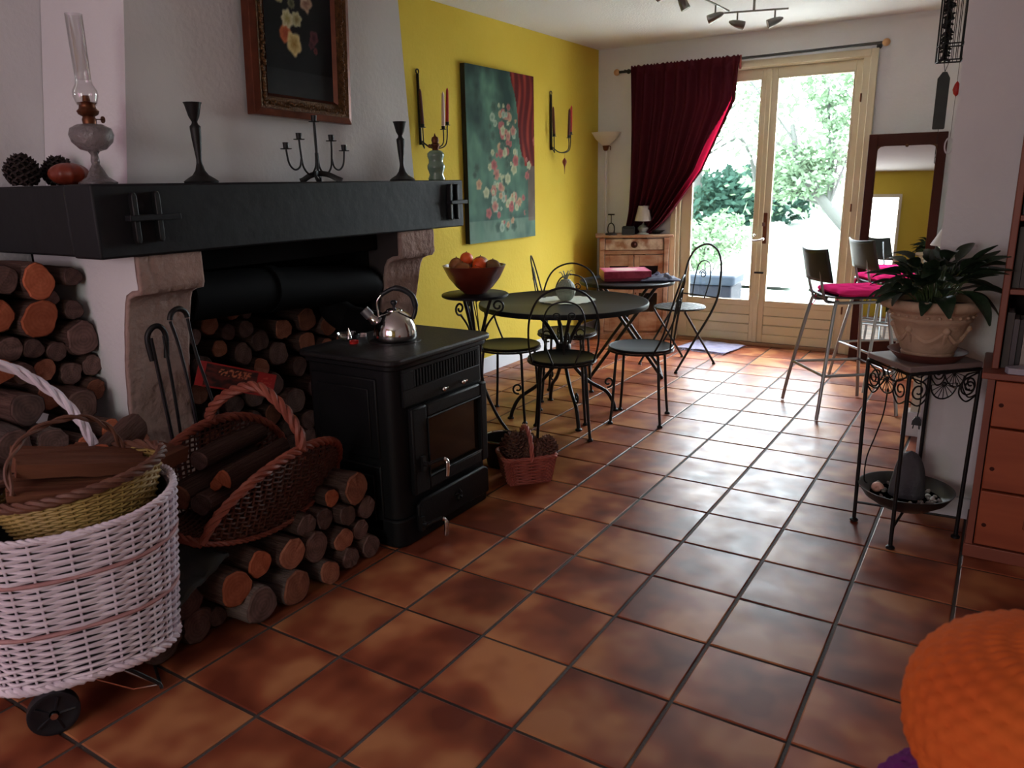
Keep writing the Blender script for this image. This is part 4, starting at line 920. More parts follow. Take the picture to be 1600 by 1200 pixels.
for (dx, dy, z, rx, rz, s, lb) in ((-.055, .01, .12, .12, 0, 1.4, 'large pinecone standing tall at left in the small basket'), (.045, .02, .115, 1.0, .6, 1.35, 'pinecone lying at right in the small basket'), (.0, .04, .12, .3, 1, 1.3, 'pinecone behind the handle of the small basket'), (-.01, -.045, .115, 1.0, 3, 1.25, 'pinecone beneath the handle, front of small basket'), (.085, -.02, .11, .2, 2, 1.2, 'pinecone at the far right corner of small basket')):
    c, s_ = math.cos(math.radians(47)), math.sin(math.radians(47))
    pinecone((.055+dx*c-dy*s_, 1.835+dx*s_+dy*c, z), (rx, 0, rz), s, lb)
for x, y, z in ((.05, 1.83, .02), (.10, 1.88, .02), (.01, 1.79, .02)): pinecone((x, y, z), (0, 0, x*40), .75, 'pinecone at the bottom of the small basket, %s' % {5: 'in the middle', 10: 'at the right end', 1: 'at the left end'}[round(x*100)])
pb = thing('coal_scuttle', 'black metal pail behind the stove and pinecone basket', 'bucket', (-.16, 1.95, 0))
obj('pail', G().lathe([(.001, 0), (.075, 0), (.095, .14), (.10, .145), (.09, .14), (.07, .01), (.001, .01)], 28), IRON, pb)
obj('lip', G().tube([(.10*math.cos(2*PI*i/32), .10*math.sin(2*PI*i/32), .143) for i in range(32)], .005, 6, True), CHROME, pb)

# ------------------------------------------------------------ bistro furniture
def bistro_chair(loc, rz, label):
    c = thing('bistro_chair', label, 'chair', loc, rz, None)
    s = obj('seat', G().lathe([(.001, .438), (.178, .438), (.186, .434), (.190, .438), (.190, .447), (.184, .450), (.176, .446), (.001, .446)], 40), SEAT, c)
    obj('seat_ring', G().tube([(.188*math.cos(2*PI*i/40), .188*math.sin(2*PI*i/40), .428) for i in range(40)], .006, 6, True), IRON, c)
    for a in (45, 135, 225, 315):
        q = math.radians(a); d = Vector((math.cos(q), math.sin(q), 0))
        obj('leg', G().tube(cr([d*.10+Vector((0, 0, .425)), d*.155+Vector((0, 0, .418)), d*.172+Vector((0, 0, .385)), d*.19+Vector((0, 0, .15)), d*.205+Vector((0, 0, .012))], 6), .0082, 8).lathe([(.011, 0), (.016, 0), (.017, .005), (.011, .014), (.008, .016)], 10, tuple(d*.206)), IRON, c)
    obj('back_hoop', G().tube(cr([(-.165, -.10, .435), (-.185, -.155, .55), (-.178, -.195, .70), (-.12, -.225, .815), (0, -.235, .86), (.12, -.225, .815), (.178, -.195, .70), (.185, -.155, .55), (.165, -.10, .435)], 8), .0058, 8), IRON, c)
    obj('inner_hoop', G().tube(cr([(-.055, -.178, .435), (-.10, -.19, .56), (-.108, -.208, .68), (-.075, -.222, .76), (0, -.228, .785), (.075, -.222, .76), (.108, -.208, .68), (.10, -.19, .56), (.055, -.178, .435)], 8), .0045, 8), IRON, c)
    for sg in (-1, 1):
        obj('scroll', G().tube(cr([(0, -.19, .50), (.012*sg, -.205, .62), (.02*sg, -.215, .69)], 6)+spiral((.042*sg, -.218, .705), .024, .007, (PI if sg > 0 else 0), -1.2*sg, (1, 0, 0), (0, 0, 1), 18), .0035, 6), IRON, c)
    return c
ch = bistro_chair((-.13, 2.53, 0), math.radians(32), 'black iron bistro chair with its back nearest the camera, before round table')
dup(ch, (-.58, 2.69, 0), math.radians(-78), 'black iron bistro chair between the stove and the round table')
dup(ch, (.14, 3.0, 0), math.radians(103), 'black iron bistro chair at right of the round table, seat shining blue')
dup(ch, (-.47, 3.22, 0), math.radians(200), 'black iron bistro chair on the far side of the round table')
dup(ch, (-.87, 3.90, 0), math.radians(-62), 'black iron bistro chair by yellow wall beside the folding table')
TCX, TCY, TZ = -.30, 2.86, .70
tb = thing('bistro_table', 'large round black metal table with scrolled iron pedestal', 'table', (TCX, TCY, 0), math.radians(15))
obj('tabletop', G().lathe([(.001, TZ-.014), (.488, TZ-.014), (.493, TZ-.028), (.50, TZ-.028), (.503, TZ-.01), (.50, TZ), (.49, TZ+.002), (.485, TZ-.001), (.001, TZ-.001)], 72), SEAT, tb)
for k in range(4):
    q = k*PI/2+.5; d = Vector((math.cos(q), math.sin(q), 0)); z = Vector((0, 0, 1))
    obj('leg', G().tube(cr([d*.24+z*(TZ-.025), d*.13+z*.60, d*.05+z*.48, d*.03+z*.40, d*.06+z*.31, d*.16+z*.20, d*.27+z*.13, d*.315+z*.06, d*.33+z*.010], 6), .0115, 8).lathe([(.02, 0), (.021, .006), (.012, .014)], 10, tuple(d*.332)), IRON, tb)
    obj('scroll', G().tube(spiral(tuple(d*.285+z*.185), .034, .010, -PI*.55, 1.15, d, z, 20), .006, 7), IRON, tb)
    obj('upper_scroll', G().tube(spiral(tuple(d*.10+z*.50), .040, .010, -PI*.6, 1.2, d, z, 20), .005, 7), IRON, tb)
obj('collar', G().lathe([(.034, .37), (.046, .385), (.046, .435), (.034, .45)], 18), IRON, tb)
g = G()
def doil(u, v): a = 2*PI*u; r = .17*v*(1+(.05*math.cos(20*a) if v > .9 else 0)); return Vector((r*math.cos(a), r*math.sin(a), .002+.0012*math.sin(40*v)))
g.grid(doil, 80, 10, True); o = obj('doily', g, DOILY, loc=(TCX, TCY+.04, TZ+.0005)); tag(o, 'round pale lace doily at the centre of the black table', 'doily')
pa = thing('ceramic_pineapple', 'grey green ceramic pineapple on the lace doily', 'ornament', (TCX, TCY+.03, TZ+.006))
g = G()
def pinf(u, v):
    a = 2*PI*u; r = .055*(math.sin(PI*(.12+.80*v)))**.55+.002; b = 1+.07*math.cos(10*a+14*v*PI)*math.cos(10*a-14*v*PI)
    return Vector((r*b*math.cos(a), r*b*math.sin(a), .115*v))
g.grid(pinf, 60, 30, True); obj('body', g, PINEAPPLE, pa)
obj('lid', G().lathe([(.03, .113), (.028, .12), (.001, .124)], 20), PINEAPPLE, pa)
for k in range(9):
    q = k*2.4; d = Vector((math.cos(q), math.sin(q), 0)); z = Vector((0, 0, 1)); ln = .035+.01*(k % 3)
    obj('crown_leaf', G().tube(cr([z*.118, d*.012+z*(.13), d*(.03)+z*(.118+ln), d*(.045)+z*(.112+ln)], 4), [.005, .006, .0065, .006, .005, .004, .004, .0035, .003, .0025, .002, .0015, .001], 6, flat=.5), PINEAPPLE, pa)

# folding garden table behind
ft = thing('folding_table', 'dark round folding table with crossed legs before the wooden cabinet', 'table', (-.40, 4.0, 0), math.radians(25))
obj('tabletop', G().lathe([(.001, .675), (.325, .675), (.335, .668), (.342, .676), (.342, .690), (.333, .694), (.325, .690), (.001, .690)], 56), SEAT, ft)
for sx in (-1, 1):
    obj('leg', G().tube([(-.26, .20*sx, .01), (.20, .20*sx, .67)], .012, 8), IRON, ft); obj('leg', G().tube([(.26, .175*sx, .01), (-.20, .175*sx, .67)], .012, 8), IRON, ft)
for x, z, y in ((-.26, .012, .20), (.26, .012, .175), (.20, .66, .20), (-.20, .66, .175)):
    obj('stretcher', G().tube([(x, -y, z), (x, y, z)], .010, 8), IRON, ft)
# boxed game on it
gb = thing('game_box', 'flat pink and dark red box lying on the folding table', 'box', (-.43, 4.03, .6945), math.radians(33))
obj('tray', G().box((-.165, -.135, 0), (.165, .135, .05)), mat('maroon_card', (120, 26, 48), .5), gb, bevel=.002)
ldx = obj('lid_rim', G().box((-.168, -.138, .02), (.168, .138, .070)), mat('dark_pink_card', (150, 30, 62), .5, rgb2=(178, 62, 88), scale=18, contrast=.08), gb, bevel=.002)
def lidc(u, v):
    c = (206, 110, 136); d = math.hypot((u-.5)*1.2, v-.5)
    if d < .42: c = mixc((230, 196, 190), c, (d-.3)/.12+fbm(u*6, v*6)*.6)
    if u < .04 or u > .96 or v < .05 or v > .95: c = (186, 60, 96)
    return c
painted('lid_print', .33, .27, 36, 30, lidc, REDBOX, Matrix(((1, 0, 0, 0), (0, 1, 0, -.135), (0, 0, 1, .0705), (0, 0, 0, 1))), ldx, 0)
g = G(); g.grid(lambda u, v: Vector(((u-.5)*.30*(1-.3*v), (v-.5)*.24, .004+.045*math.sin(PI*u)*math.sin(PI*v)*(.5+abs(fbm(u*5, v*5, 2))))), 26, 22)
o = obj('folded_cloth', g, BLUEC, loc=(-.18, 4.08, .6945), rot=(0, 0, .5)); sd = o.modifiers.new('t', 'SOLIDIFY'); sd.thickness = .006; sd.offset = 1
tag(o, 'rumpled navy cloth on the right of the folding table', 'cloth')

# folding slatted chair
fc = thing('folding_chair', 'black iron folding garden chair with slatted round seat and crossed legs', 'chair', (-.16, 4.45, 0), math.radians(157))
obj('seat_ring', G().tube([(.185*math.cos(2*PI*i/40), .185*math.sin(2*PI*i/40), .45) for i in range(40)], .008, 6, True), IRON, fc)
for k in range(9):
    y = -.16+k*.04; hw = math.sqrt(max(0, .183**2-y*y)); obj('slat', G().box((-hw, y-.011, .452), (hw, y+.011, .458)), IRON, fc)
for sg in (-1, 1):
    obj('leg', G().tube(cr([(.19*sg, .22, .012), (.19*sg, .02, .24), (.19*sg, -.14, .42), (.188*sg, -.21, .54), (.18*sg, -.235, .64)], 6), .0085, 8), IRON, fc)
    obj('leg', G().tube([(.165*sg, -.22, .012), (.165*sg, .12, .44)], .0085, 8), IRON, fc)
    for y in (.22, -.22): obj('foot', G().lathe([(.012, 0), (.014, .004), (.009, .014)], 10, ((.19 if y > 0 else .165)*sg, y, 0)), RUBBER, fc)
obj('back_arch', G().tube(cr([(.18, -.235, .64), (.165, -.255, .76), (.11, -.275, .86), (0, -.285, .905), (-.11, -.275, .86), (-.165, -.255, .76), (-.18, -.235, .64)], 8), .0085, 8), IRON, fc)
obj('back_loop', G().tube(cr([(.06, -.20, .50), (.075, -.24, .64), (.055, -.258, .75), (0, -.265, .78), (-.055, -.258, .75), (-.075, -.24, .64), (-.06, -.20, .50)], 7), .005, 7), IRON, fc)
obj('back_scroll', G().tube(spiral((0, -.245, .68), .035, .012, 0, 1.5, (1, 0, 0), (0, 0, 1), 22), .004, 6), IRON, fc)
obj('back_rail', G().tube([(-.188, -.20, .52), (.188, -.20, .52)], .006, 7), IRON, fc)

# fruit stand table
fs = thing('pedestal_stand', 'small round black stand with iron scrolls holding the fruit bowl', 'stand', (-.55, 2.31, 0))
obj('tabletop', G().lathe([(.001, .785), (.175, .785), (.183, .79), (.183, .80), (.176, .804), (.001, .804)], 44), SEAT, fs)
for k in range(3):
    q = k*2*PI/3+.4; d = Vector((math.cos(q), math.sin(q), 0)); z = Vector((0, 0, 1))
    obj('leg', G().tube(cr([d*.09+z*.783, d*.05+z*.65, d*.02+z*.5, d*.03+z*.3, d*.10+z*.12, d*.17+z*.01], 6), .009, 8), IRON, fs)
    obj('scroll', G().tube(cr([d*.02+z*.50, d*.06+z*.62, d*.12+z*.70], 5)+spiral(tuple(d*.125+z*.735), .036, .010, -PI/2, 1.3, d, z, 20), .006, 7), IRON, fs)
fb = thing('fruit_bowl', 'large reddish brown wooden bowl heaped with fruit', 'bowl', (-.55, 2.31, .805))
obj('bowl', G().lathe([(.001, 0), (.06, 0), (.065, .006), (.10, .035), (.14, .085), (.168, .14), (.172, .152), (.164, .152), (.158, .14), (.13, .09), (.09, .045), (.05, .02), (.001, .016)], 48), WOODBOWL, fb)
def fruit(nm, loc, r, m, lb, sc_=(1, 1, 1), cat='fruit'):
    t = thing(nm, lb, cat, (-.55+loc[0], 2.31+loc[1], .805+loc[2])); obj('flesh', G().sph((0, 0, 0), r, 20, 12, sc_), m, t)
    obj('stalk', G().tube([(0, 0, r*sc_[2]-.003), (.002, 0, r*sc_[2]+.006)], .0025, 5), STEM, t)
fruit('orange', (-.035, -.02, .185), .036, ORANGE, 'bright orange, topmost of the fruit in the bowl'); fruit('orange', (.035, .0, .155), .038, ORANGE, 'bright orange in the middle of the fruit bowl')
fruit('pear', (-.075, -.06, .145), .042, PEAR, 'brownish pear at the left rim of the bowl', (1, 1, 1.2)); fruit('pear', (-.02, -.08, .135), .042, PEAR, 'brownish pear at the front of the bowl', (1.2, 1, .9))
fruit('pear', (-.0, .06, .150), .045, PEAR, 'pale brown pear behind the two oranges', (1, 1.2, 1)); fruit('kiwi', (.085, .055, .145), .036, KIWI, 'green brown kiwi at the right rim of the bowl', (1.25, 1, 1))
fruit('orange', (.05, -.06, .115), .038, ORANGE, 'shaded orange low at the front right of the bowl'); fruit('pear', (-.04, .0, .09), .045, PEAR, 'pear buried at the bottom of the fruit bowl'); fruit('kiwi', (.03, .06, .085), .036, KIWI, 'kiwi buried at the bottom of the fruit bowl')

# ------------------------------------------------------------ corner cabinet
ca = math.atan2(.27, .54)
cb = thing('corner_cabinet', 'distressed wooden cabinet with two glazed doors in the room corner', 'cabinet', (-.872, 5.205, 0), ca)
W2, D_, H_ = .30, .30, .905
obj('carcass', G().box((-W2, .0, .05), (-W2+.02, D_, H_)).box((W2-.02, .0, .05), (W2, D_, H_)).box((-W2+.02, D_-.015, .05), (W2-.02, D_, H_)).box((-W2+.02, .0, .05), (W2-.02, D_-.015, .075)).box((-W2+.02, .02, .78), (W2-.02, D_-.015, .79)), PINEOLD, cb, smooth=False)
obj('plinth', G().box((-W2-.01, -.015, 0), (W2+.01, D_, .06)), PINEOLD, cb, bevel=.004)
obj('cabinet_top', G().box((-W2-.035, -.04, H_), (W2+.035, D_+.0, H_+.022)), PINEOLD, cb, bevel=.004)
for sx in (-1, 1):
    obj('post', G().prism([(-.02, 0), (.02, 0), (.02, .84), (-.02, .84)], .03, Matrix.Translation((sx*(W2-.022), .005, .06)) @ Matrix.Rotation(PI/2, 4, 'X')), PINEOLD, cb, bevel=.004)
    obj('bracket', G().prism([(-.02, 0), (.02, 0), (.022, .06), (.026, .10), (-.026, .10), (-.022, .06)], .022, Matrix.Translation((sx*(W2-.022), -.022, .80)) @ Matrix.Rotation(PI/2, 4, 'X')), PINEOLD, cb, bevel=.004)
dw = obj('drawer', G().box((-W2+.05, -.02, .80), (W2-.05, .02, .895)), WHITEWORN, cb, bevel=.004)
obj('knob', G().sph((0, -.034, .845), .016, 14, 8).lathe([(.03, 0), (.03, .003)], 16, (0, -.024, .845), Matrix.Rotation(PI/2, 3, 'X').to_4x4()), MIRW, dw)
obj('rail', G().box((-W2+.04, -.012, .76), (W2-.04, .02, .795)), PINEOLD, cb, bevel=.003)
for sx in (-1, 1):
    x0, x1 = (-W2+.045, -.003) if sx < 0 else (.003, W2-.045)
    d = obj('door', G().box((x0, -.018, .08), (x0+.045, .002, .755)).box((x1-.045, -.018, .08), (x1, .002, .755)).box((x0+.045, -.018, .08), (x1-.045, .002, .25)).box((x0+.045, -.018, .66), (x1-.045, .002, .755)).box((x0+.045, -.018, .42), (x1-.045, .002, .46)), PINEOLD, cb, bevel=.003)
    obj('pane', G().box((x0+.045, -.008, .25), (x1-.045, -.004, .66)), mat('cabinet_glass', (14, 14, 14), .1), d)
obj('door_knob', G().sph((.02, -.026, .42), .008), BRASS, d)
CT = H_+.0225
def cw(x, y): return (-.872+x*math.cos(ca)-y*math.sin(ca), 5.205+x*math.sin(ca)+y*math.cos(ca))
x, y = cw(.08, .08)
tl = thing('table_lamp', 'small white shaded table lamp on the corner cabinet', 'lamp', (x, y, CT))
obj('base', G().lathe([(.001, 0), (.05, 0), (.055, .004), (.03, .02), (.045, .04), (.048, .055), (.03, .075), (.010, .085), (.008, .10)], 24), CERAM, tl)
obj('lamp_shade', G().lathe([(.075, .115), (.045, .245), (.043, .245), (.073, .115)], 32), SHADE, tl)
obj('socket', G().lathe([(.008, .10), (.012, .12), (.012, .15), (.001, .15)], 14), CHROME, tl)
obj('dark_dish', G().lathe([(.001, 0), (.03, 0), (.075, .03), (.078, .035), (.07, .033), (.028, .004), (.001, .004)], 26), DARKBOX, loc=cw(.20, .12)+(CT,)); tag(bpy.data.objects[-1] if False else COL.objects[-1], 'dark shallow dish beside the table lamp on the cabinet', 'dish')
x, y = cw(-.20, .06)
cs = thing('corkscrew_stand', 'black iron lever corkscrew on a round foot on the cabinet', 'corkscrew', (x, y, CT))
obj('foot', G().lathe([(.001, 0), (.05, 0), (.052, .012), (.03, .018), (.001, .02)], 24), IRON, cs)
obj('yoke', G().tube(cr([(-.028, 0, .018), (-.032, 0, .05), (-.024, 0, .085), (0, 0, .10), (.024, 0, .085), (.032, 0, .05), (.028, 0, .018)], 5), .005, 7), IRON, cs)
obj('shaft', G().tube([(0, 0, .10), (0, 0, .175)], .004, 7).tube([(-.03, 0, .175), (.03, 0, .175)], .006, 8), IRON, cs)
x, y = cw(-.05, .05)
db = thing('casket', 'small dark casket between corkscrew and table lamp on cabinet', 'box', (x, y, CT), ca)
obj('case', G().box((-.055, -.03, 0), (.055, .03, .055)), DARKBOX, db, bevel=.004); obj('lid', G().prism([(-.058, 0), (.058, 0), (.045, .018), (-.045, .018)], .066, Matrix.Translation((0, .033, .056)) @ Matrix.Rotation(PI/2, 4, 'X')), DARKBOX, db, bevel=.003)
# floor lamp in corner
fl3 = thing('floor_lamp', 'slim uplighter floor lamp with white bowl shade in the corner', 'lamp', (-1.20, 5.30, 0))
obj('base', G().lathe([(.001, 0), (.11, 0), (.115, .012), (.03, .025), (.012, .03)], 30), WHITEC, fl3)
obj('pole', G().tube([(0, 0, .025), (0, 0, 1.68)], .0105, 10), WHITEC, fl3)
obj('bowl_shade', G().lathe([(.02, 1.68), (.04, 1.70), (.09, 1.745), (.125, 1.80), (.128, 1.80), (.12, 1.80), (.085, 1.752), (.035, 1.71), (.001, 1.70)], 36), OPAL, fl3)
obj('fitting', G().lathe([(.012, 1.645), (.022, 1.655), (.03, 1.69), (.02, 1.695)], 16).tube(cr([(.02, -.01, 1.69), (.05, -.01, 1.68), (.05, -.01, 1.65)], 4), .004, 6), BRASS, fl3)

# ------------------------------------------------------------ curtain and rod
rd = thing('curtain_rod', 'black curtain rod with round wooden finials above the glazed doors', 'curtain rod', (0, 5.345, 2.30))
obj('pole', G().tube([(-1.10, 0, -.01), (.96, 0, .01)], .011, 12), RODW, rd)
obj('finial', G().sph((-1.125, 0, -.01), .027, 18, 12), BALL, rd); obj('finial', G().sph((.985, 0, .01), .027, 18, 12), BALL, rd)
for x in (-1.05, .93): obj('bracket', G().tube([(x, 0, 0), (x, .085, 0)], .008, 8).tube([(x, .078, 0), (x, .084, 0)], .02, 14), RODW, rd)
cu = thing('curtain', 'burgundy red curtain swept aside to the left of the glass doors', 'curtain', (0, 5.345, 0))
redge = [(2.31, -.055), (2.0, -.075), (1.9, -.12), (1.75, -.19), (1.46, -.325), (1.23, -.50), (1.04, -.65), (.95, -.76), (.85, -.86)]; redge = [(a, b) for a, b in reversed(redge)]
def curt(u, v):
    z = 2.325-v*1.60
    xl = -.985-.02*v-.05*max(0, v-.75)*4; xr = interp(redge, z) if z > .85 else -.86+.25*(.85-z)
    x = xl+(xr-xl)*u; wid = (xr-xl)/.93
    a = .024*(.35+.65*min(1, 1.3-wid*.6)); y = 1.35*a*math.sin(u*2*PI*10+1.4*math.sin(v*3+u*4))+.012*math.sin(u*2*PI*5+v*2)
    if v < .035: y = y*.6+.0
    if v < .012: z += .006*math.sin(u*170+2*math.sin(u*31))
    k = max(0, min(1, (v-.05)*4)); return Vector((x, -.018*(1-k)+y*(1 if v > .035 else .5)-.004, z))
g = G(); g.grid(curt, 200, 90); o = obj('fabric', g, [CURTAIN, CURTE], cu)
for i_, p_ in enumerate(o.data.polygons):
    if 191-min(11, (i_//200-15)//2) <= i_ % 200 < 191 and i_//200 > 15: p_.material_index = 1
obj('tie_back', G().tube(cr([(-1.05, .06, .90), (-1.0, -.05, .89), (-.90, -.06, .88), (-.82, .0, .90), (-.88, .06, .91)], 6, True), .012, 8, True), CURTAIN, cu)
obj('hem', G().box((-.062, -.024, 2.22), (-.046, -.016, 2.325)), W_PINK, cu)

# mat by the door
g = G(); g.grid(lambda u, v: Vector(((u-.5)*.44, (v-.5)*.40, .006+.012*abs(fbm(u*3, v*3, 4)))), 24, 22)
o = obj('door_mat', g, LAV, loc=(-.13, 5.16, .002), rot=(0, 0, -.15)); sd = o.modifiers.new('t', 'SOLIDIFY'); sd.thickness = .006; sd.offset = 1
tag(o, 'crumpled lavender grey mat on the tiles before left door', 'mat')
g = G()
for k in range(26): g.tube([(-.22+k*.0172, -.20, .010), (-.22+k*.0172+random.gauss(0, .004), -.235, .003)], .002, 4)
fr_ = obj('fringe', g, LAV, o); fr_['kind'] = 'stuff'

# ------------------------------------------------------------ mirror
mr_ = thing('standing_mirror', 'tall mirror in dark reddish wooden frame leaning on back wall', 'mirror', (1.20, 5.20, .001), rot=(math.radians(-3.4), 0, math.radians(4)))
mw, mh = .255, 1.68
obj('stile', G().box((-mw, 0, 0), (-mw+.062, .03, mh)), MIRW, mr_, bevel=.004); obj('stile', G().box((mw-.062, 0, 0), (mw, .03, mh)), MIRW, mr_, bevel=.004)
obj('top_rail', G().box((-mw+.062, 0, mh-.085), (mw-.062, .03, mh)), MIRW, mr_, bevel=.003); obj('bottom_rail', G().box((-mw+.062, 0, 0), (mw-.062, .03, .17)), MIRW, mr_, bevel=.003)
obj('mirror_glass', G().box((-mw+.055, .012, .16), (mw-.055, .018, mh-.08)), MIRROR, mr_)
g = G()
for sx in (-1, 1):
    g.prism([(0, 0), (0, -.05), (.006*sx, -.02), (.02*sx, -.006), (.05*sx, 0)], .004, Matrix.Translation((-sx*(mw-.062), .012, mh-.085)) @ Matrix.Rotation(PI/2, 4, 'X'))
g.sph((0, .006, mh-.085), .012, 10, 6); obj('corner_spandrel', g, GOLD, mr_)
obj('gilt_slip', G().tube([(-mw+.062, .008, .17), (-mw+.062, .008, mh-.085)], .003, 5).tube([(mw-.062, .008, .17), (mw-.062, .008, mh-.085)], .003, 5), GOLD, mr_)

# ------------------------------------------------------------ bar stools
def stool(loc, rz, label):
    s = thing('bar_stool', label, 'stool', loc, rz)
    g = G(); g.grid(lambda u, v: Vector(((u-.5)*.36, (v-.5)*.34, .685+.014*(2*u-1)**2+.010*(1-v)**3)), 16, 12)
    o = obj('seat', g, STOOLB, s); sd = o.modifiers.new('t', 'SOLIDIFY'); sd.thickness = .012; sd.offset = 1
    for sx in (-1, 1):
        obj('leg', G().tube(cr([(.14*sx, -.145, .68), (.15*sx, -.165, .64), (.215*sx, -.235, .20), (.235*sx, -.262, .006)], 5), .0105, 9), STEEL, s)
        obj('leg', G().tube(cr([(.14*sx, .145, .68), (.15*sx, .16, .64), (.205*sx, .21, .20), (.225*sx, .232, .006)], 5), .0105, 9), STEEL, s)
        obj('back_support', G().tube(cr([(.07*sx, -.10, .672), (.07*sx, -.175, .675), (.075*sx, -.20, .72), (.08*sx, -.225, .82), (.085*sx, -.245, .95)], 6), .008, 8), STEEL, s)
    obj('footrest', G().tube([(-.205, -.225, .26), (-.195, .20, .26), (.195, .20, .26), (.205, -.225, .26), (-.205, -.225, .26)], .009, 8), STEEL, s)
    obj('seat_frame', G().tube([(-.14, -.145, .676), (.14, -.145, .676), (.14, .145, .676), (-.14, .145, .676)], .009, 8, True), STEEL, s)
    g = G(); g.grid(lambda u, v: Vector(((u-.5)*.33*(1-.04*v), -.218-.045*v-.035*(1-(2*u-1)**2)+.02, .795+.18*v+.012*(2*u-1)**2*v)), 16, 8)
    o = obj('backrest', g, STOOLB, s); sd = o.modifiers.new('t', 'SOLIDIFY'); sd.thickness = .010
    return s
def cushion(loc, rz, label):
    c = thing('seat_cushion', label, 'cushion', loc, rz)
    def f(top_):
        def q(u, v):
            x, y = 2*u-1, 2*v-1; e = max(0, 1-max(abs(x), abs(y))**6); t = .026*e**.5
            for cx in (-.5, 0, .5):
                for cy in (-.5, 0, .5): t -= .012*math.exp(-((x-cx)**2+(y-cy)**2)/.02)*(1 if e > 0 else 0)
            t = max(0, t)+.003*fbm(x*3, y*3, 2)*e
            return Vector((x*.175*(1+.03*math.cos(y*9)), y*.175*(1+.03*math.cos(x*9)), .03+(t if top_ else -t*.9)))
        return q
    g = G(); g.grid(f(True), 36, 36); g.grid(f(False), 36, 36); obj('pad', g, PINKC, c)
    for sx in (-1, 1): obj('tie', G().tube(cr([(.12*sx, -.17, .03), (.13*sx, -.19, .0), (.12*sx, -.20, -.04), (.14*sx, -.21, -.07)], 4), .004, 5), PINKC, c)
    g = G()
    for cx in (-.0875, 0, .0875):
        for cy in (-.0875, 0, .0875): g.sph((cx, cy, .043), .006, 8, 5)
    obj('button', g, PINKC, c)
    return c
sa = math.radians(-53)
stool((1.13, 3.79, 0), sa, 'nearer bar stool with black back and grey metal legs')
stool((1.27, 4.55, 0), sa, 'farther bar stool beside the mirror, partly behind the plant')
cushion((1.17, 3.815, .699), sa, 'bright pink tufted cushion on the nearer bar stool')
cushion((1.27, 4.565, .699), sa, 'bright pink tufted cushion on the farther bar stool')

# breakfast bar beyond the partition
br = thing('breakfast_bar', 'cream painted breakfast bar end behind the white partition wall', 'bar counter', (0, 0, 0))
obj('end_panel', G().box((1.545, 3.42, 0), (1.60, 4.75, .93)), KBAR, br, bevel=.004)
obj('body', G().box((1.60, 3.43, 0), (2.0, 4.75, .93)), KBAR, br)
obj('counter_top', G().box((1.53, 3.40, .93), (2.05, 4.77, .965)), KTOP, br, bevel=.004)
obj('skirting_block', G().prism([(0, 0), (.20, 0), (.20, .135), (.015, .135), (0, .12)], .10, Matrix.Translation((1.51, 3.50, 0)) @ Matrix.Rotation(PI/2, 4, 'X')), WHITEC, br, bevel=.003)
bl = thing('counter_lamp', 'pale conical shaded lamp on the bar behind the partition', 'lamp', (1.68, 3.52, .966))
obj('base', G().lathe([(.001, 0), (.05, 0), (.055, .02), (.04, .05), (.012, .06), (.010, .10)], 20), KBAR, bl)
obj('lamp_shade', G().lathe([(.14, .06), (.05, .22), (.048, .22), (.138, .06)], 30), SHADE, bl)

# ------------------------------------------------------------ wind chime etc
wc = thing('hanging_lantern', 'black wire cage lantern with dark clapper hanging by the partition', 'lantern', (1.60, 2.60, 1.82), math.radians(10))
bw, bd, bh = .045, .045, .27
g = G()
for sx in (-1, 1):
    for sy in (-1, 1): obj('cage_post', G().tube([(bw*sx, bd*sy, 0), (bw*sx, bd*sy, bh)], .0035, 6), IRON, wc)
for z in (0, .06, bh-.03, bh): obj('cage_ring', G().tube([(-bw, -bd, z), (bw, -bd, z), (bw, bd, z), (-bw, bd, z)], .003, 6, True), IRON, wc)
for k in range(5):
    x = -bw+(k+1)*bw*2/6; obj('cage_wire', G().tube([(x, -bd, 0), (x, -bd, bh)], .0015, 5), IRON, wc); obj('cage_wire', G().tube([(x, bd, 0), (x, bd, bh)], .0015, 5), IRON, wc)
g = G(); rnd = random.Random(9)
for k in range(70):
    z = .01+k*.0034; a = k*2.4; g.tube([(-.02, 0, z), (-.02+.022*math.cos(a), .022*math.sin(a), z+rnd.uniform(-.03, .01))], [.008, .003], 5)
o = obj('dried_foliage', g, IRON, wc); o['kind'] = 'stuff'
obj('cage_roof', G().add([(-bw-.008, -bd-.008, bh), (bw+.008, -bd-.008, bh), (bw+.008, bd+.008, bh), (-bw-.008, bd+.008, bh), (0, 0, bh+.06)], [(0,1,4),(1,2,4),(2,3,4),(3,0,4),(0,3,2,1)]), IRON, wc, smooth=False)
obj('chain', G().tube([(0, 0, bh+.058), (0, 0, ZC-1.82)], .002, 6), IRON, wc)
obj('clapper', G().prism([(-.022, -.005), (.018, -.005), (.021, 0), (.021, .19), (.008, .215), (-.008, .215), (-.024, .19), (-.024, 0)], .006, Matrix.Translation((-.012, 0, -.255)) @ Matrix.Rotation(PI/2, 4, 'X')), STOOLB, wc, bevel=.002)
obj('cord', G().tube([(-.02, 0, .0), (-.012, -.002, -.04)], .0012, 5).tube([(0, 0, .0), (-.012, -.002, -.04)], .0012, 5).tube([(-.012, -.003, -.255), (-.014, -.003, -.36)], .001, 5), IRON, wc)
th = thing('thread_mobile', 'thin thread with a red drop hanging beside the partition edge', 'mobile', (1.652, 2.42, ZC-.001))
obj('thread', G().tube([(0, 0, 0), (-.006, 0, -.98)], .0008, 5), IRON, th)
obj('red_drop', G().lathe([(.001, -.055), (.010, -.045), (.014, -.03), (.008, -.01), (.001, 0)], 16, (-.004, 0, -.775)), WAX_R, th)
obj('white_ring', G().tube([(-.008+.014*math.cos(2*PI*i/20), 0, -1.01+.03*math.sin(2*PI*i/20)) for i in range(20)], .003, 6, True), WHITEC, th)

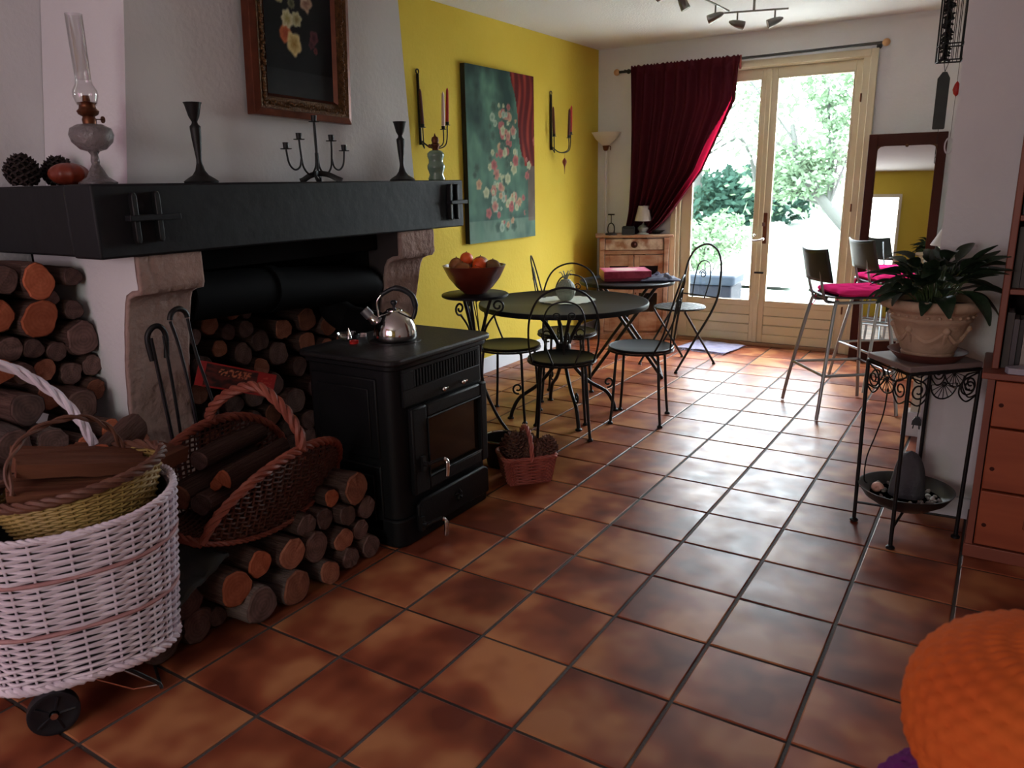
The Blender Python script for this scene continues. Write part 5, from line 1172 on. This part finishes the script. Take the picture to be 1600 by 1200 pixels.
# ceiling spots
def spotrail(loc, rz, label, heads, L_=.40):
    s = thing('spot_rail', label, 'ceiling light', loc, rz)
    obj('rail', G().tube([(-L_/2, 0, 0), (L_/2, 0, 0)], .006, 8), SPOT, s)
    obj('mount', G().tube([(0, 0, 0), (0, 0, .075)], .008, 8).lathe([(.03, .072), (.03, .0785)], 18), SPOT, s)
    for (x, az, tilt) in heads:
        M_ = Matrix.Translation((x, 0, -.07)) @ Matrix.Rotation(az, 4, 'Z') @ Matrix.Rotation(PI/2+tilt, 4, 'Y')
        g = G().tube([(x, 0, 0), (x, 0, -.065)], .0055, 8)
        hp = obj('spot_arm', g, SPOT, s)
        g = G(); g.lathe([(.006, -.055), (.016, -.035), (.024, .0), (.027, .035), (.027, .045), (.022, .045)], 20, (0, 0, 0)); g.v = [tuple(M_ @ Vector(v)) for v in g.v]; h_ = obj('spot_head', g, SPOT, s)
        g = G(); g.lathe([(.021, .046), (.020, .036), (.001, .030)], 18); g.v = [tuple(M_ @ Vector(v)) for v in g.v]; obj('bulb', g, BULB, h_)
    return s
spotrail((.34, 4.24, 2.42), math.radians(18), 'nickel spotlight rail with two heads on the ceiling before the doors', [(-.10, .3, .25), (.13, 3.3, .35)], .42)
spotrail((.19, 3.58, 2.42), math.radians(88), 'nickel spotlight rail partly cut off by the top photo edge', [(.32, 1.7, .3), (-.20, -1.2, 1.1), (-.46, 1.6, .4)], 1.12)

# ------------------------------------------------------------ plant stand group
psc = (1.66, 2.115)
ps = thing('plant_stand', 'black iron plant stand with slab top and scrolled aprons', 'plant stand', (psc[0], psc[1], 0))
feet = [(-.18, -.015), (-.02, -.215), (.185, .01), (.02, .215)]; tops = [(-.185, -.015), (-.02, -.215), (.195, .0), (.02, .21)]; PZ = .685
for (a, b), (c, d) in zip(feet, tops):
    obj('leg', G().tube([(a, b, .0), (c, d, PZ)], .0075, 8).lathe([(.010, 0), (.016, .003), (.016, .010), (.008, .016)], 10, (a, b, 0)), IRON, ps)
obj('top_frame', G().tube([(x, y, PZ) for x, y in tops], .007, 8, True), IRON, ps)
obj('slab', G().prism([(x*1.02, y*1.02) for x, y in tops], .022, Tz(PZ+.007)), SLAB, ps, bevel=.004)
for k in range(4):
    a = Vector(tops[k]+(PZ,)); b = Vector(tops[(k+1) % 4]+(PZ,)); U = (b-a).normalized(); V = Vector((0, 0, 1)); L_ = (b-a).length; mid = (a+b)/2
    for sg, e in ((1, a), (-1, b)):
        obj('scroll', G().tube(spiral(tuple(e+U*sg*.045-V*.065), .038, .009, PI*.5, 1.6*sg*-1, U, V, 30), .0032, 6), IRON, ps)
        obj('curl', G().tube(cr([e+U*sg*.005-V*.01, e+U*sg*.07-V*.04, e+U*sg*.085-V*.085, e+U*sg*.05-V*.12, e+U*sg*.01-V*.10], 6), .003, 6), IRON, ps)
    for j in range(9):
        q = PI*(1.0+j/8); obj('fan_wire', G().tube([mid-V*.045, mid-V*.045+(U*math.cos(q)+V*math.sin(q))*.055], .0016, 5), IRON, ps)
    obj('fan_arc', G().tube([mid-V*.045+(U*math.cos(PI*(1+j/16))+V*math.sin(PI*(1+j/16)))*.056 for j in range(17)], .003, 6), IRON, ps)
    obj('fan_hub', G().sph(tuple(mid-V*.045), .009, 10, 6), IRON, ps)
BZ = .085
for k in range(2):
    a, b = feet[k], feet[k+2]; obj('cross_brace', G().tube([(a[0], a[1], BZ), (b[0], b[1], BZ)], .005, 7), IRON, ps)
sc_ = thing('plant_saucer', 'dark terracotta saucer under the sandstone pot', 'saucer', (1.675, 2.075, PZ+.030))
obj('dish', G().lathe([(.001, 0), (.10, 0), (.13, .030), (.135, .034), (.127, .032), (.098, .008), (.001, .008)], 44), SAUCER, sc_)
pp = thing('potted_plant', 'leafy dark green plant in a sandstone pot with relief garlands', 'plant', (1.675, 2.075, PZ+.039))
g = G(); prof = [(.001, 0), (.082, 0), (.088, .008), (.090, .018), (.086, .024), (.092, .030), (.106, .075), (.126, .135), (.134, .140), (.137, .148), (.132, .154), (.142, .172), (.158, .182), (.172, .188), (.178, .202), (.174, .216), (.164, .222), (.152, .218), (.147, .19), (.001, .19)]
g.lathe(prof, 64); pt = obj('pot', g, POT, pp)
g = G()
for k in range(6):   # relief: swags between rosettes
    a0 = k*PI/3; pts = [(Vector((math.cos(a0+PI/3*t/10), math.sin(a0+PI/3*t/10), 0))*(.117-.015*math.sin(PI*t/10)+.002)+Vector((0, 0, .115-.045*math.sin(PI*t/10)))) for t in range(11)]
    g.tube(pts, [.006, .007, .009, .010, .011, .012, .011, .010, .009, .007, .006], 6)
    g.sph(tuple(Vector((math.cos(a0), math.sin(a0), 0))*.121+Vector((0, 0, .115))), .014, 8, 6)
    g.tube([Vector((math.cos(a0), math.sin(a0), 0))*.119+Vector((0, 0, .105)), Vector((math.cos(a0), math.sin(a0), 0))*.106+Vector((0, 0, .065))], [.009, .004], 6)
for k in range(24):
    a0 = 2*PI*k/24; g.sph(tuple(Vector((math.cos(a0), math.sin(a0), 0))*.139+Vector((0, 0, .163))), .007, 6, 4, (1, 1, .8))
obj('relief', g, POT, pt)
obj('soil', G().lathe([(.001, .192), (.148, .191)], 30), DARKBOX, pp)
def leaf_mesh(k, L_, W):
    g = G(); n = 10
    def f(u, v):
        t = v; w_ = W*(math.sin(PI*min(1, t*.92+.04))**.8)*(1-.35*t); x = (2*u-1)*w_
        drop = -.45*L_*t*t*(.4+.25*k); return Vector((x, L_*t*(1-.18*t*(k*.5)), drop+abs(2*u-1)**1.5*w_*.45+.004*math.sin(t*14+k)))
    g.grid(f, 6, n); return g
LM = []
for k in range(4):
    g = leaf_mesh(k, 1.0, .22+.025*k); LM.append(mesh('leaf', g, LEAF, True))
lr = random.Random(21)
def add_leaf(base, az, el, L_, k, roll_=0):
    d = Vector((math.cos(az)*math.cos(el), math.sin(az)*math.cos(el), math.sin(el)))
    o = bpy.data.objects.new('leaf', LM[k]); COL.objects.link(o); o.parent = pp; o.location = base
    y = d; x = Vector((math.sin(az), -math.cos(az), 0)); z = x.cross(y); M_ = Matrix((x, y, z)).transposed() @ Matrix.Rotation(roll_, 3, 'Y')
    o.rotation_euler = M_.to_euler(); o.scale = (L_, L_, L_)
sg_ = G()
for i in range(86):
    az = lr.uniform(0, 2*PI); el = lr.uniform(-.15, 1.3); rr0 = lr.uniform(.01, .06); h = .20+lr.uniform(.02, .10)
    st_ = Vector((math.cos(az)*rr0, math.sin(az)*rr0, .195)); out = .025+.07*math.cos(max(0, el)); bs = Vector((math.cos(az)*(rr0+out), math.sin(az)*(rr0+out), h+.05*max(0, el)))
    sg_.tube(cr([st_, (st_+bs)/2+Vector((0, 0, .02)), bs], 3), .0022, 5)
    add_leaf(bs, az, el*.8, lr.uniform(.085, .135)*(.85 if math.cos(az+.4) < -.3 else 1), lr.randrange(4), lr.uniform(-.5, .5))
# the long leaves that stand out against the wall
for az, el, L_, k, b in ((-.35, .35, .20, 0, (.05, -.02, .30)), (-.15, .05, .17, 1, (.07, .0, .28)), (1.9, 1.05, .12, 1, (.0, .02, .31)), (2.6, .65, .13, 1, (-.05, .02, .30)), (3.3, .15, .14, 1, (-.05, .0, .27)), (3.8, -.2, .14, 2, (-.06, -.05, .25)), (-.6, -.25, .17, 2, (.09, -.06, .25)), (.1, -.2, .16, 2, (.10, .02, .24))):
    sg_.tube(cr([Vector((0, 0, .195)), Vector(b)*.6+Vector((0, 0, .10)), Vector(b)], 4), .0025, 5); add_leaf(Vector(b), az, el, L_, k)
o = obj('stems', sg_, STEM, pp); o['kind'] = 'stuff'

# fountain bowl on the lower brace
fo = thing('pebble_fountain', 'tabletop fountain of dark standing stone in a black bowl', 'fountain', (1.655, 2.115, BZ+.006))
obj('bowl', G().lathe([(.001, 0), (.05, 0), (.10, .018), (.15, .052), (.172, .085), (.175, .09), (.168, .09), (.14, .058), (.09, .026), (.001, .02)], 48), BOWLB, fo)
obj('water', G().lathe([(.001, .052), (.128, .052)], 36), WATER, fo)
g = G()
def stn(u, v):
    a = 2*PI*u; t = v; r = .066*max(0, 1-t**2.3)**.5*(1+.10*noise.noise(Vector((math.cos(a)*1.5, math.sin(a)*1.5, t*3)))); return Vector((r*math.cos(a)+.005, r*math.sin(a)*.8+.01, .022+.218*t))
g.grid(stn, 40, 20, True); obj('standing_stone', g, SLATE, fo)
pr_ = random.Random(4)
PB = []
for k in range(3):
    g = G().sph((0, 0, 0), 1, 12, 8, (1, .8, .55)); PB.append(mesh('pebble', g, PEBBLE, True))
for k in range(34):
    a = pr_.uniform(0, 2*PI); r = pr_.uniform(.075, .128); s = pr_.uniform(.008, .016)
    o = bpy.data.objects.new('pebble', PB[k % 3]); COL.objects.link(o); o.parent = fo; o.location = (r*math.cos(a), r*math.sin(a), .050+s*.2+(r-.075)*.2); o.scale = (s, s, s); o.rotation_euler = (pr_.random(), pr_.random(), pr_.random()*6)
tag(obj('snail_shell', G().tube(spiral((0, 0, 0), .014, .002, 0, 2.2, (1, 0, 0), (0, 0, 1), 40), [.013*(1-i/44) for i in range(41)], 10), SHELLM, loc=(1.555, 2.08, BZ+.085)), 'pinkish snail shell at the left in the fountain bowl', 'shell')
cbl = thing('power_cable', 'thin black cable dangling from the plant stand to the bowl', 'cable', (0, 0, 0))
obj('cord', G().tube(cr([(1.563, 2.01, .60), (1.557, 2.015, .5), (1.535, 2.03, .40), (1.51, 2.05, .30), (1.505, 2.08, .20), (1.515, 2.10, .175)], 7), .0028, 6), IRON, cbl)
cb2 = thing('plug_cable', 'black cable with plug hanging from the back of the plant stand', 'cable', (0, 0, 0))
obj('cord', G().tube(cr([(1.67, 2.26, .66), (1.655, 2.27, .60), (1.66, 2.28, .5), (1.655, 2.28, .42)], 7), .0028, 6), IRON, cb2)
obj('plug', G().prism([(-.018, -.012), (.018, -.012), (.016, .006), (.006, .022), (-.006, .022), (-.016, .006)], .018, Matrix.Translation((1.655, 2.29, .405)) @ Matrix.Rotation(PI/2, 4, 'X')).tube([(1.645, 2.28, .394), (1.643, 2.28, .376)], .0025).tube([(1.665, 2.28, .394), (1.667, 2.28, .376)], .0025), RUBBER, cb2)

# ------------------------------------------------------------ drawers and bookcase
dc = thing('drawer_chest', 'orange pine chest of drawers with metal cup handles at right', 'chest of drawers', (0, 0, 0))
X0, X1, Y0, Y1 = 1.88, 2.72, 1.985, 2.335
obj('carcass', G().box((X0, Y0, .05), (X0+.022, Y1, .685)).box((X1-.022, Y0, .05), (X1, Y1, .685)).box((X0+.022, Y1-.01, .05), (X1-.022, Y1, .685)), PINED, dc)
obj('plinth', G().box((X0-.005, Y0-.01, 0), (X1+.005, Y1, .05)), PINED, dc, bevel=.003)
obj('chest_top', G().box((X0-.02, Y0-.03, .685), (X1+.02, Y1, .708)), PINED, dc, bevel=.004)
for z0, z1 in ((.058, .268), (.276, .505), (.513, .678)):
    d = obj('drawer', G().box((X0+.026, Y0-.014, z0), (X1-.026, Y0+.28, z1)), PINE, dc, bevel=.004)
    for hx in (2.09, 2.52):
        g = G(); g.grid(lambda u, v: Vector((hx+(u-.5)*.085, Y0-.014-.024*math.sin(PI*u)*math.sin(PI*.5*(1-v)+.2), (z0+z1)/2+.02-.035*(1-v)+0*u)), 12, 6); h = obj('cup_handle', g, CHROME, d); sd = h.modifiers.new('t', 'SOLIDIFY'); sd.thickness = .002
    for kx, kz in ((1.93, z0+.08), (2.2, z1-.06)): obj('knot', G().lathe([(.008, 0), (.001, .0006)], 10, (kx, Y0-.0142, kz), Matrix.Rotation(PI/2, 3, 'X').to_4x4()), MIRW, d)
bc = thing('bookcase', 'pinkish pine bookcase standing on the chest of drawers', 'bookcase', (0, 0, 0))
BY = 2.03
obj('side_panel', G().box((1.885, BY, .709), (1.907, 2.335, 2.28)), PINED, bc, bevel=.003); obj('side_panel', G().box((2.69, BY, .709), (2.712, 2.335, 2.28)), PINED, bc, bevel=.003)
obj('back_panel', G().box((1.908, 2.32, .709), (2.689, 2.334, 2.28)), mat('dark_back', (40, 26, 22), .8), bc)
SH = (.985, 1.235, 1.60, 1.93, 2.262)
for z in SH: obj('shelf', G().box((1.908, BY+.002, z-.011), (2.689, 2.319, z+.007)), PINED, bc, bevel=.002)
bn_ = ['slim dark', 'grey', 'black', 'brown', 'mauve grey', 'pale', 'dark red', 'blue black']
def books(x, zb, n, hmin, hmax, wmin, wmax, where, kind='book', seed=1):
    r = random.Random(seed)
    for i in range(n):
        w_ = r.uniform(wmin, wmax); h = r.uniform(hmin, hmax); ci = r.randrange(8)
        if x+w_ > 2.66: break
        t = thing(kind, '%s spined %s, %s from left on the %s' % (bn_[ci], kind, ['first', 'second', 'third', 'fourth', 'fifth', 'sixth', 'seventh', 'eighth', 'ninth', 'tenth', 'eleventh', 'twelfth', 'thirteenth', 'fourteenth'][i], where), kind, (x, BY+.03+r.uniform(0, .02), zb))
        obj('cover', G().box((0, 0, 0), (w_*.12, .15, h)).box((w_*.88, 0, 0), (w_, .15, h)).box((w_*.12, 0, 0), (w_*.88, .004, h)), BOOKC[ci], t, smooth=False)
        obj('pages', G().box((w_*.12, .004, .002), (w_*.88, .147, h-.004)), WHITEC, t, smooth=False)
        x += w_+.0015
books(1.912, .709, 14, .17, .20, .012, .022, 'lowest open shelf', 'book', 2)
books(1.912, .993, 3, .19, .215, .016, .024, 'shelf with the white vase', 'book', 5)
books(1.912, 1.243, 12, .24, .30, .022, .035, 'third shelf of bookcase', 'book', 8)
books(1.912, 1.608, 10, .22, .27, .025, .04, 'fourth shelf of bookcase', 'book', 12)
tag(obj('vase', G().lathe([(.001, 0), (.05, 0), (.07, .03), (.075, .08), (.06, .14), (.03, .18), (.022, .205), (.026, .215), (.02, .213), (.001, .19)], 32), WHITEC, loc=(2.06, BY+.09, .993)), 'white bulbous vase on the bookcase shelf', 'vase')
tag(obj('plastic_tray', G().prism([(0, 0), (.15, 0), (.165, .02), (.12, .07), (.03, .07), (-.01, .03)], .022, Tz(0)), PLASTIC, bevel=.003, loc=(1.935, 1.957, .709), rot=(0, 0, 0)), 'clear plastic tray on the front edge of the chest', 'tray')

# ------------------------------------------------------------ knitted cushions in the foreground
def knit(name, cx, cy, z0, R, H, nst, nrw, m, label, cat, seed=0, amp=.006, e=.5):
    g = G(); nu, nv = nst*4, nrw*4
    def f(u, v):
        a = 2*PI*u; p = PI*v; r = R*math.sin(p)**e if v not in (0, 1) else 0; z = -math.copysign(abs(math.cos(p))**.8, math.cos(p))*H/2
        row = v*nrw; c = abs(math.sin(PI*(u*nst+(.5 if int(row) % 2 else 0))))*.6+abs(math.sin(PI*row))*.6
        k = 1+amp/R*c; return Vector((r*math.cos(a)*k, r*math.sin(a)*k, z*(1+amp/H*c)+H/2))
    g.grid(f, nu, nv, True); o = obj(name, g, m, loc=(cx, cy, z0), rot=(0, 0, seed)); return tag(o, label, cat)
knit('knitted_pouf', 2.0, .06, .0, .235, .475, 46, 20, KNIT_P, 'purple chunky knitted pouf under the orange cushions', 'pouf', 0, .010)
knit('knitted_cushion', 2.04, .06, .49, .212, .255, 44, 17, KNIT_O, 'large round orange knitted cushion at lower right of photo', 'cushion', .3, .008, .85)
knit('knitted_ball', 2.02, -.20, .42, .13, .20, 30, 16, KNIT_O2, 'deep orange coarse crochet cushion in the bottom right corner', 'cushion', .3, .007, .7)
# the low chest that carries them
sf = thing('side_stool', 'low wooden stool under the knitted cushions', 'stool', (2.05, -.12, 0))
obj('seat', G().lathe([(.001, .40), (.15, .40), (.155, .41), (.15, .42), (.001, .42)], 30), PINED, sf)
for k in range(3): q = k*2.1+.9; obj('leg', G().tube([(.10*math.cos(q)+.05, .10*math.sin(q)-.06, .40), (.13*math.cos(q)+.05, .13*math.sin(q)-.06, 0)], .012, 8), PINED, sf)

# ------------------------------------------------------------ garden
struct('ground_terrace', G().box((-6, YB+.2, -.3), (6, 9.2, -.06)), TERR)
def gz(x, y): return -.08+.0*x+.028*max(0, y-9)
g = G(); g.grid(lambda u, v: Vector((-30+u*50, 9.15+v*50, gz(0, 9.15+v*50)+.10*noise.noise(Vector((u*6, v*6, 0))))), 40, 40); struct('ground_lawn', g, LAWN, smooth=True)
gp = G(); gp.grid(lambda u, v: Vector((-1.5-7*v+2.2*(u-.5)+2*math.sin(v*2), 9.15+v*16, gz(0, 9.15+v*16)+.09)), 6, 30); struct('path', gp, TERR, smooth=True)
bn2 = thing('garden_bin', 'blue grey plastic garden storage box outside the left door', 'storage box', (-.70, 6.95, -.06), .05)
obj('tub', G().prism([(-.23, -.2), (.23, -.2), (.25, .2), (-.25, .2)], .38, Tz(0)), BINM, bn2, bevel=.02)
obj('lid', G().prism(rr(-.27, .27, -.24, .22, .04), .10, Tz(.38)), BINL, bn2, bevel=.02)
obj('wheel_cover', G().tube([(-.26, -.15, .07), (-.22, -.15, .07)], .07, 16).tube([(.22, -.15, .07), (.26, -.15, .07)], .07, 16), RUBBER, bn2)
def foliage(g, c, R, n, size, rnd, sq=(1, 1, .8)):
    for i in range(n):
        d = Vector((rnd.gauss(0, 1), rnd.gauss(0, 1), rnd.gauss(0, 1))).normalized()*(R*rnd.uniform(.55, 1.0))
        p = Vector(c)+Vector((d.x*sq[0], d.y*sq[1], d.z*sq[2])); s = size*rnd.uniform(.6, 1.3)
        a = Vector((rnd.gauss(0, 1), rnd.gauss(0, 1), rnd.gauss(0, .6))).normalized()*s; b = a.orthogonal().normalized()*s*.5
        b.rotate(Matrix.Rotation(rnd.uniform(0, 3), 3, a))
        g.add([p-a, p+b, p+a, p-b], [(0, 1, 2, 3)])
def tree(x, y, h, R, label, m, n, size, seed, trunk=True, cat='tree', name='garden_tree', lean=0):
    rnd = random.Random(seed); t = thing(name, label, cat, (x, y, gz(x, y) if y > 9.1 else -.06))
    if trunk: obj('trunk', G().tube(cr([(-lean*.6, 0, 0), (.1+lean*.1, 0, h*.3), (-.05+lean*.5, .1, h*.6), (.05+lean*.7, 0, h*.85)], 5), [.16*(1-i/18) for i in range(16)], 9), TRUNK, t)
    g = G(); gb_ = G(); k = 9 if trunk else 5
    for i in range(k):
        a = rnd.uniform(0, 2*PI); rr_ = rnd.uniform(.2, .9)*R; z = h*(rnd.uniform(.45, 1.0) if trunk else rnd.uniform(.25, .75)); c = (rr_*math.cos(a), rr_*math.sin(a), z)
        if trunk: gb_.tube(cr([(0, 0, h*.35), (c[0]*.4, c[1]*.4, z*.8), c], 4), .035, 6)
        else: gb_.tube([(0, 0, 0), c], .012, 5)
        foliage(g, c, R*.62, n//k, size, rnd)
    obj('branches', gb_, TRUNK, t); o = obj('foliage', g, m, t, smooth=False); o['kind'] = 'stuff'
gt = thing('garden_tree', 'leafy leaning tree with thin crown behind the right door pane', 'tree', (.30, 12.0, gz(0, 12)))
obj('trunk', G().tube(cr([(.0, 0, 0), (-.35, 0, .42), (-.85, .05, .92), (-1.3, .1, 1.5), (-1.5, .1, 2.2)], 5), [.15*(1-i_/26) for i_ in range(21)], 9), TRUNK, gt)
gb = G(); gf = G(); rnd = random.Random(31)
for cx_, cz_, rr_, n_ in ((-1.0, 2.75, .45, 420), (-.85, 2.35, .35, 320), (-.2, 2.9, .4, 200), (-1.45, 1.65, .42, 520), (-1.1, 1.35, .40, 480), (-.75, 1.85, .40, 380), (-1.55, 1.25, .30, 300), (-2.2, 2.9, .5, 160), (-2.1, 2.3, .4, 120)):
    gb.tube(cr([(-.85, .05, .92), ((cx_-.85)/2, .1, cz_*.6+.3), (cx_, .1, cz_)], 4), .022, 5); foliage(gf, (cx_, .1, cz_), rr_, n_, .062, rnd)
obj('branches', gb, TRUNK, gt); o = obj('foliage', gf, LEAFO, gt, smooth=False); o['kind'] = 'stuff'
tree(-2.6, 15.5, 2.4, 1.5, 'bushy pale tree behind the right door pane, mid height', LEAFO, 500, .11, 2)
tree(-5.2, 19, 4.6, 2.4, 'tall pale tree far behind the door leaves', LEAFO, 500, .14, 3)
tree(-9.5, 24, 5.5, 3.0, 'broad pale tree farthest behind the left door pane', LEAFO, 500, .18, 4)
tree(-7.6, 21, 1.4, 1.8, 'dark green round shrub on far lawn behind left pane', LEAFO2, 4500, .12, 5, False, 'shrub', 'garden_shrub')
tree(-4.2, 19.5, 1.5, 1.6, 'dark green low shrub on far lawn behind right pane', LEAFO2, 4000, .12, 6, False, 'shrub', 'garden_shrub')
tree(-1.35, 8.6, 1.15, .62, 'loose green bush just behind the garden storage box', LEAFO, 2000, .05, 7, False, 'shrub', 'garden_shrub')
tree(-13.5, 27, 5.0, 3.2, 'pale tree at far left of the garden view', LEAFO, 400, .18, 8)
tree(-1.5, 22, 5.6, 2.6, 'tall pale tree behind the nearer leafy tree at right', LEAFO, 500, .15, 9)
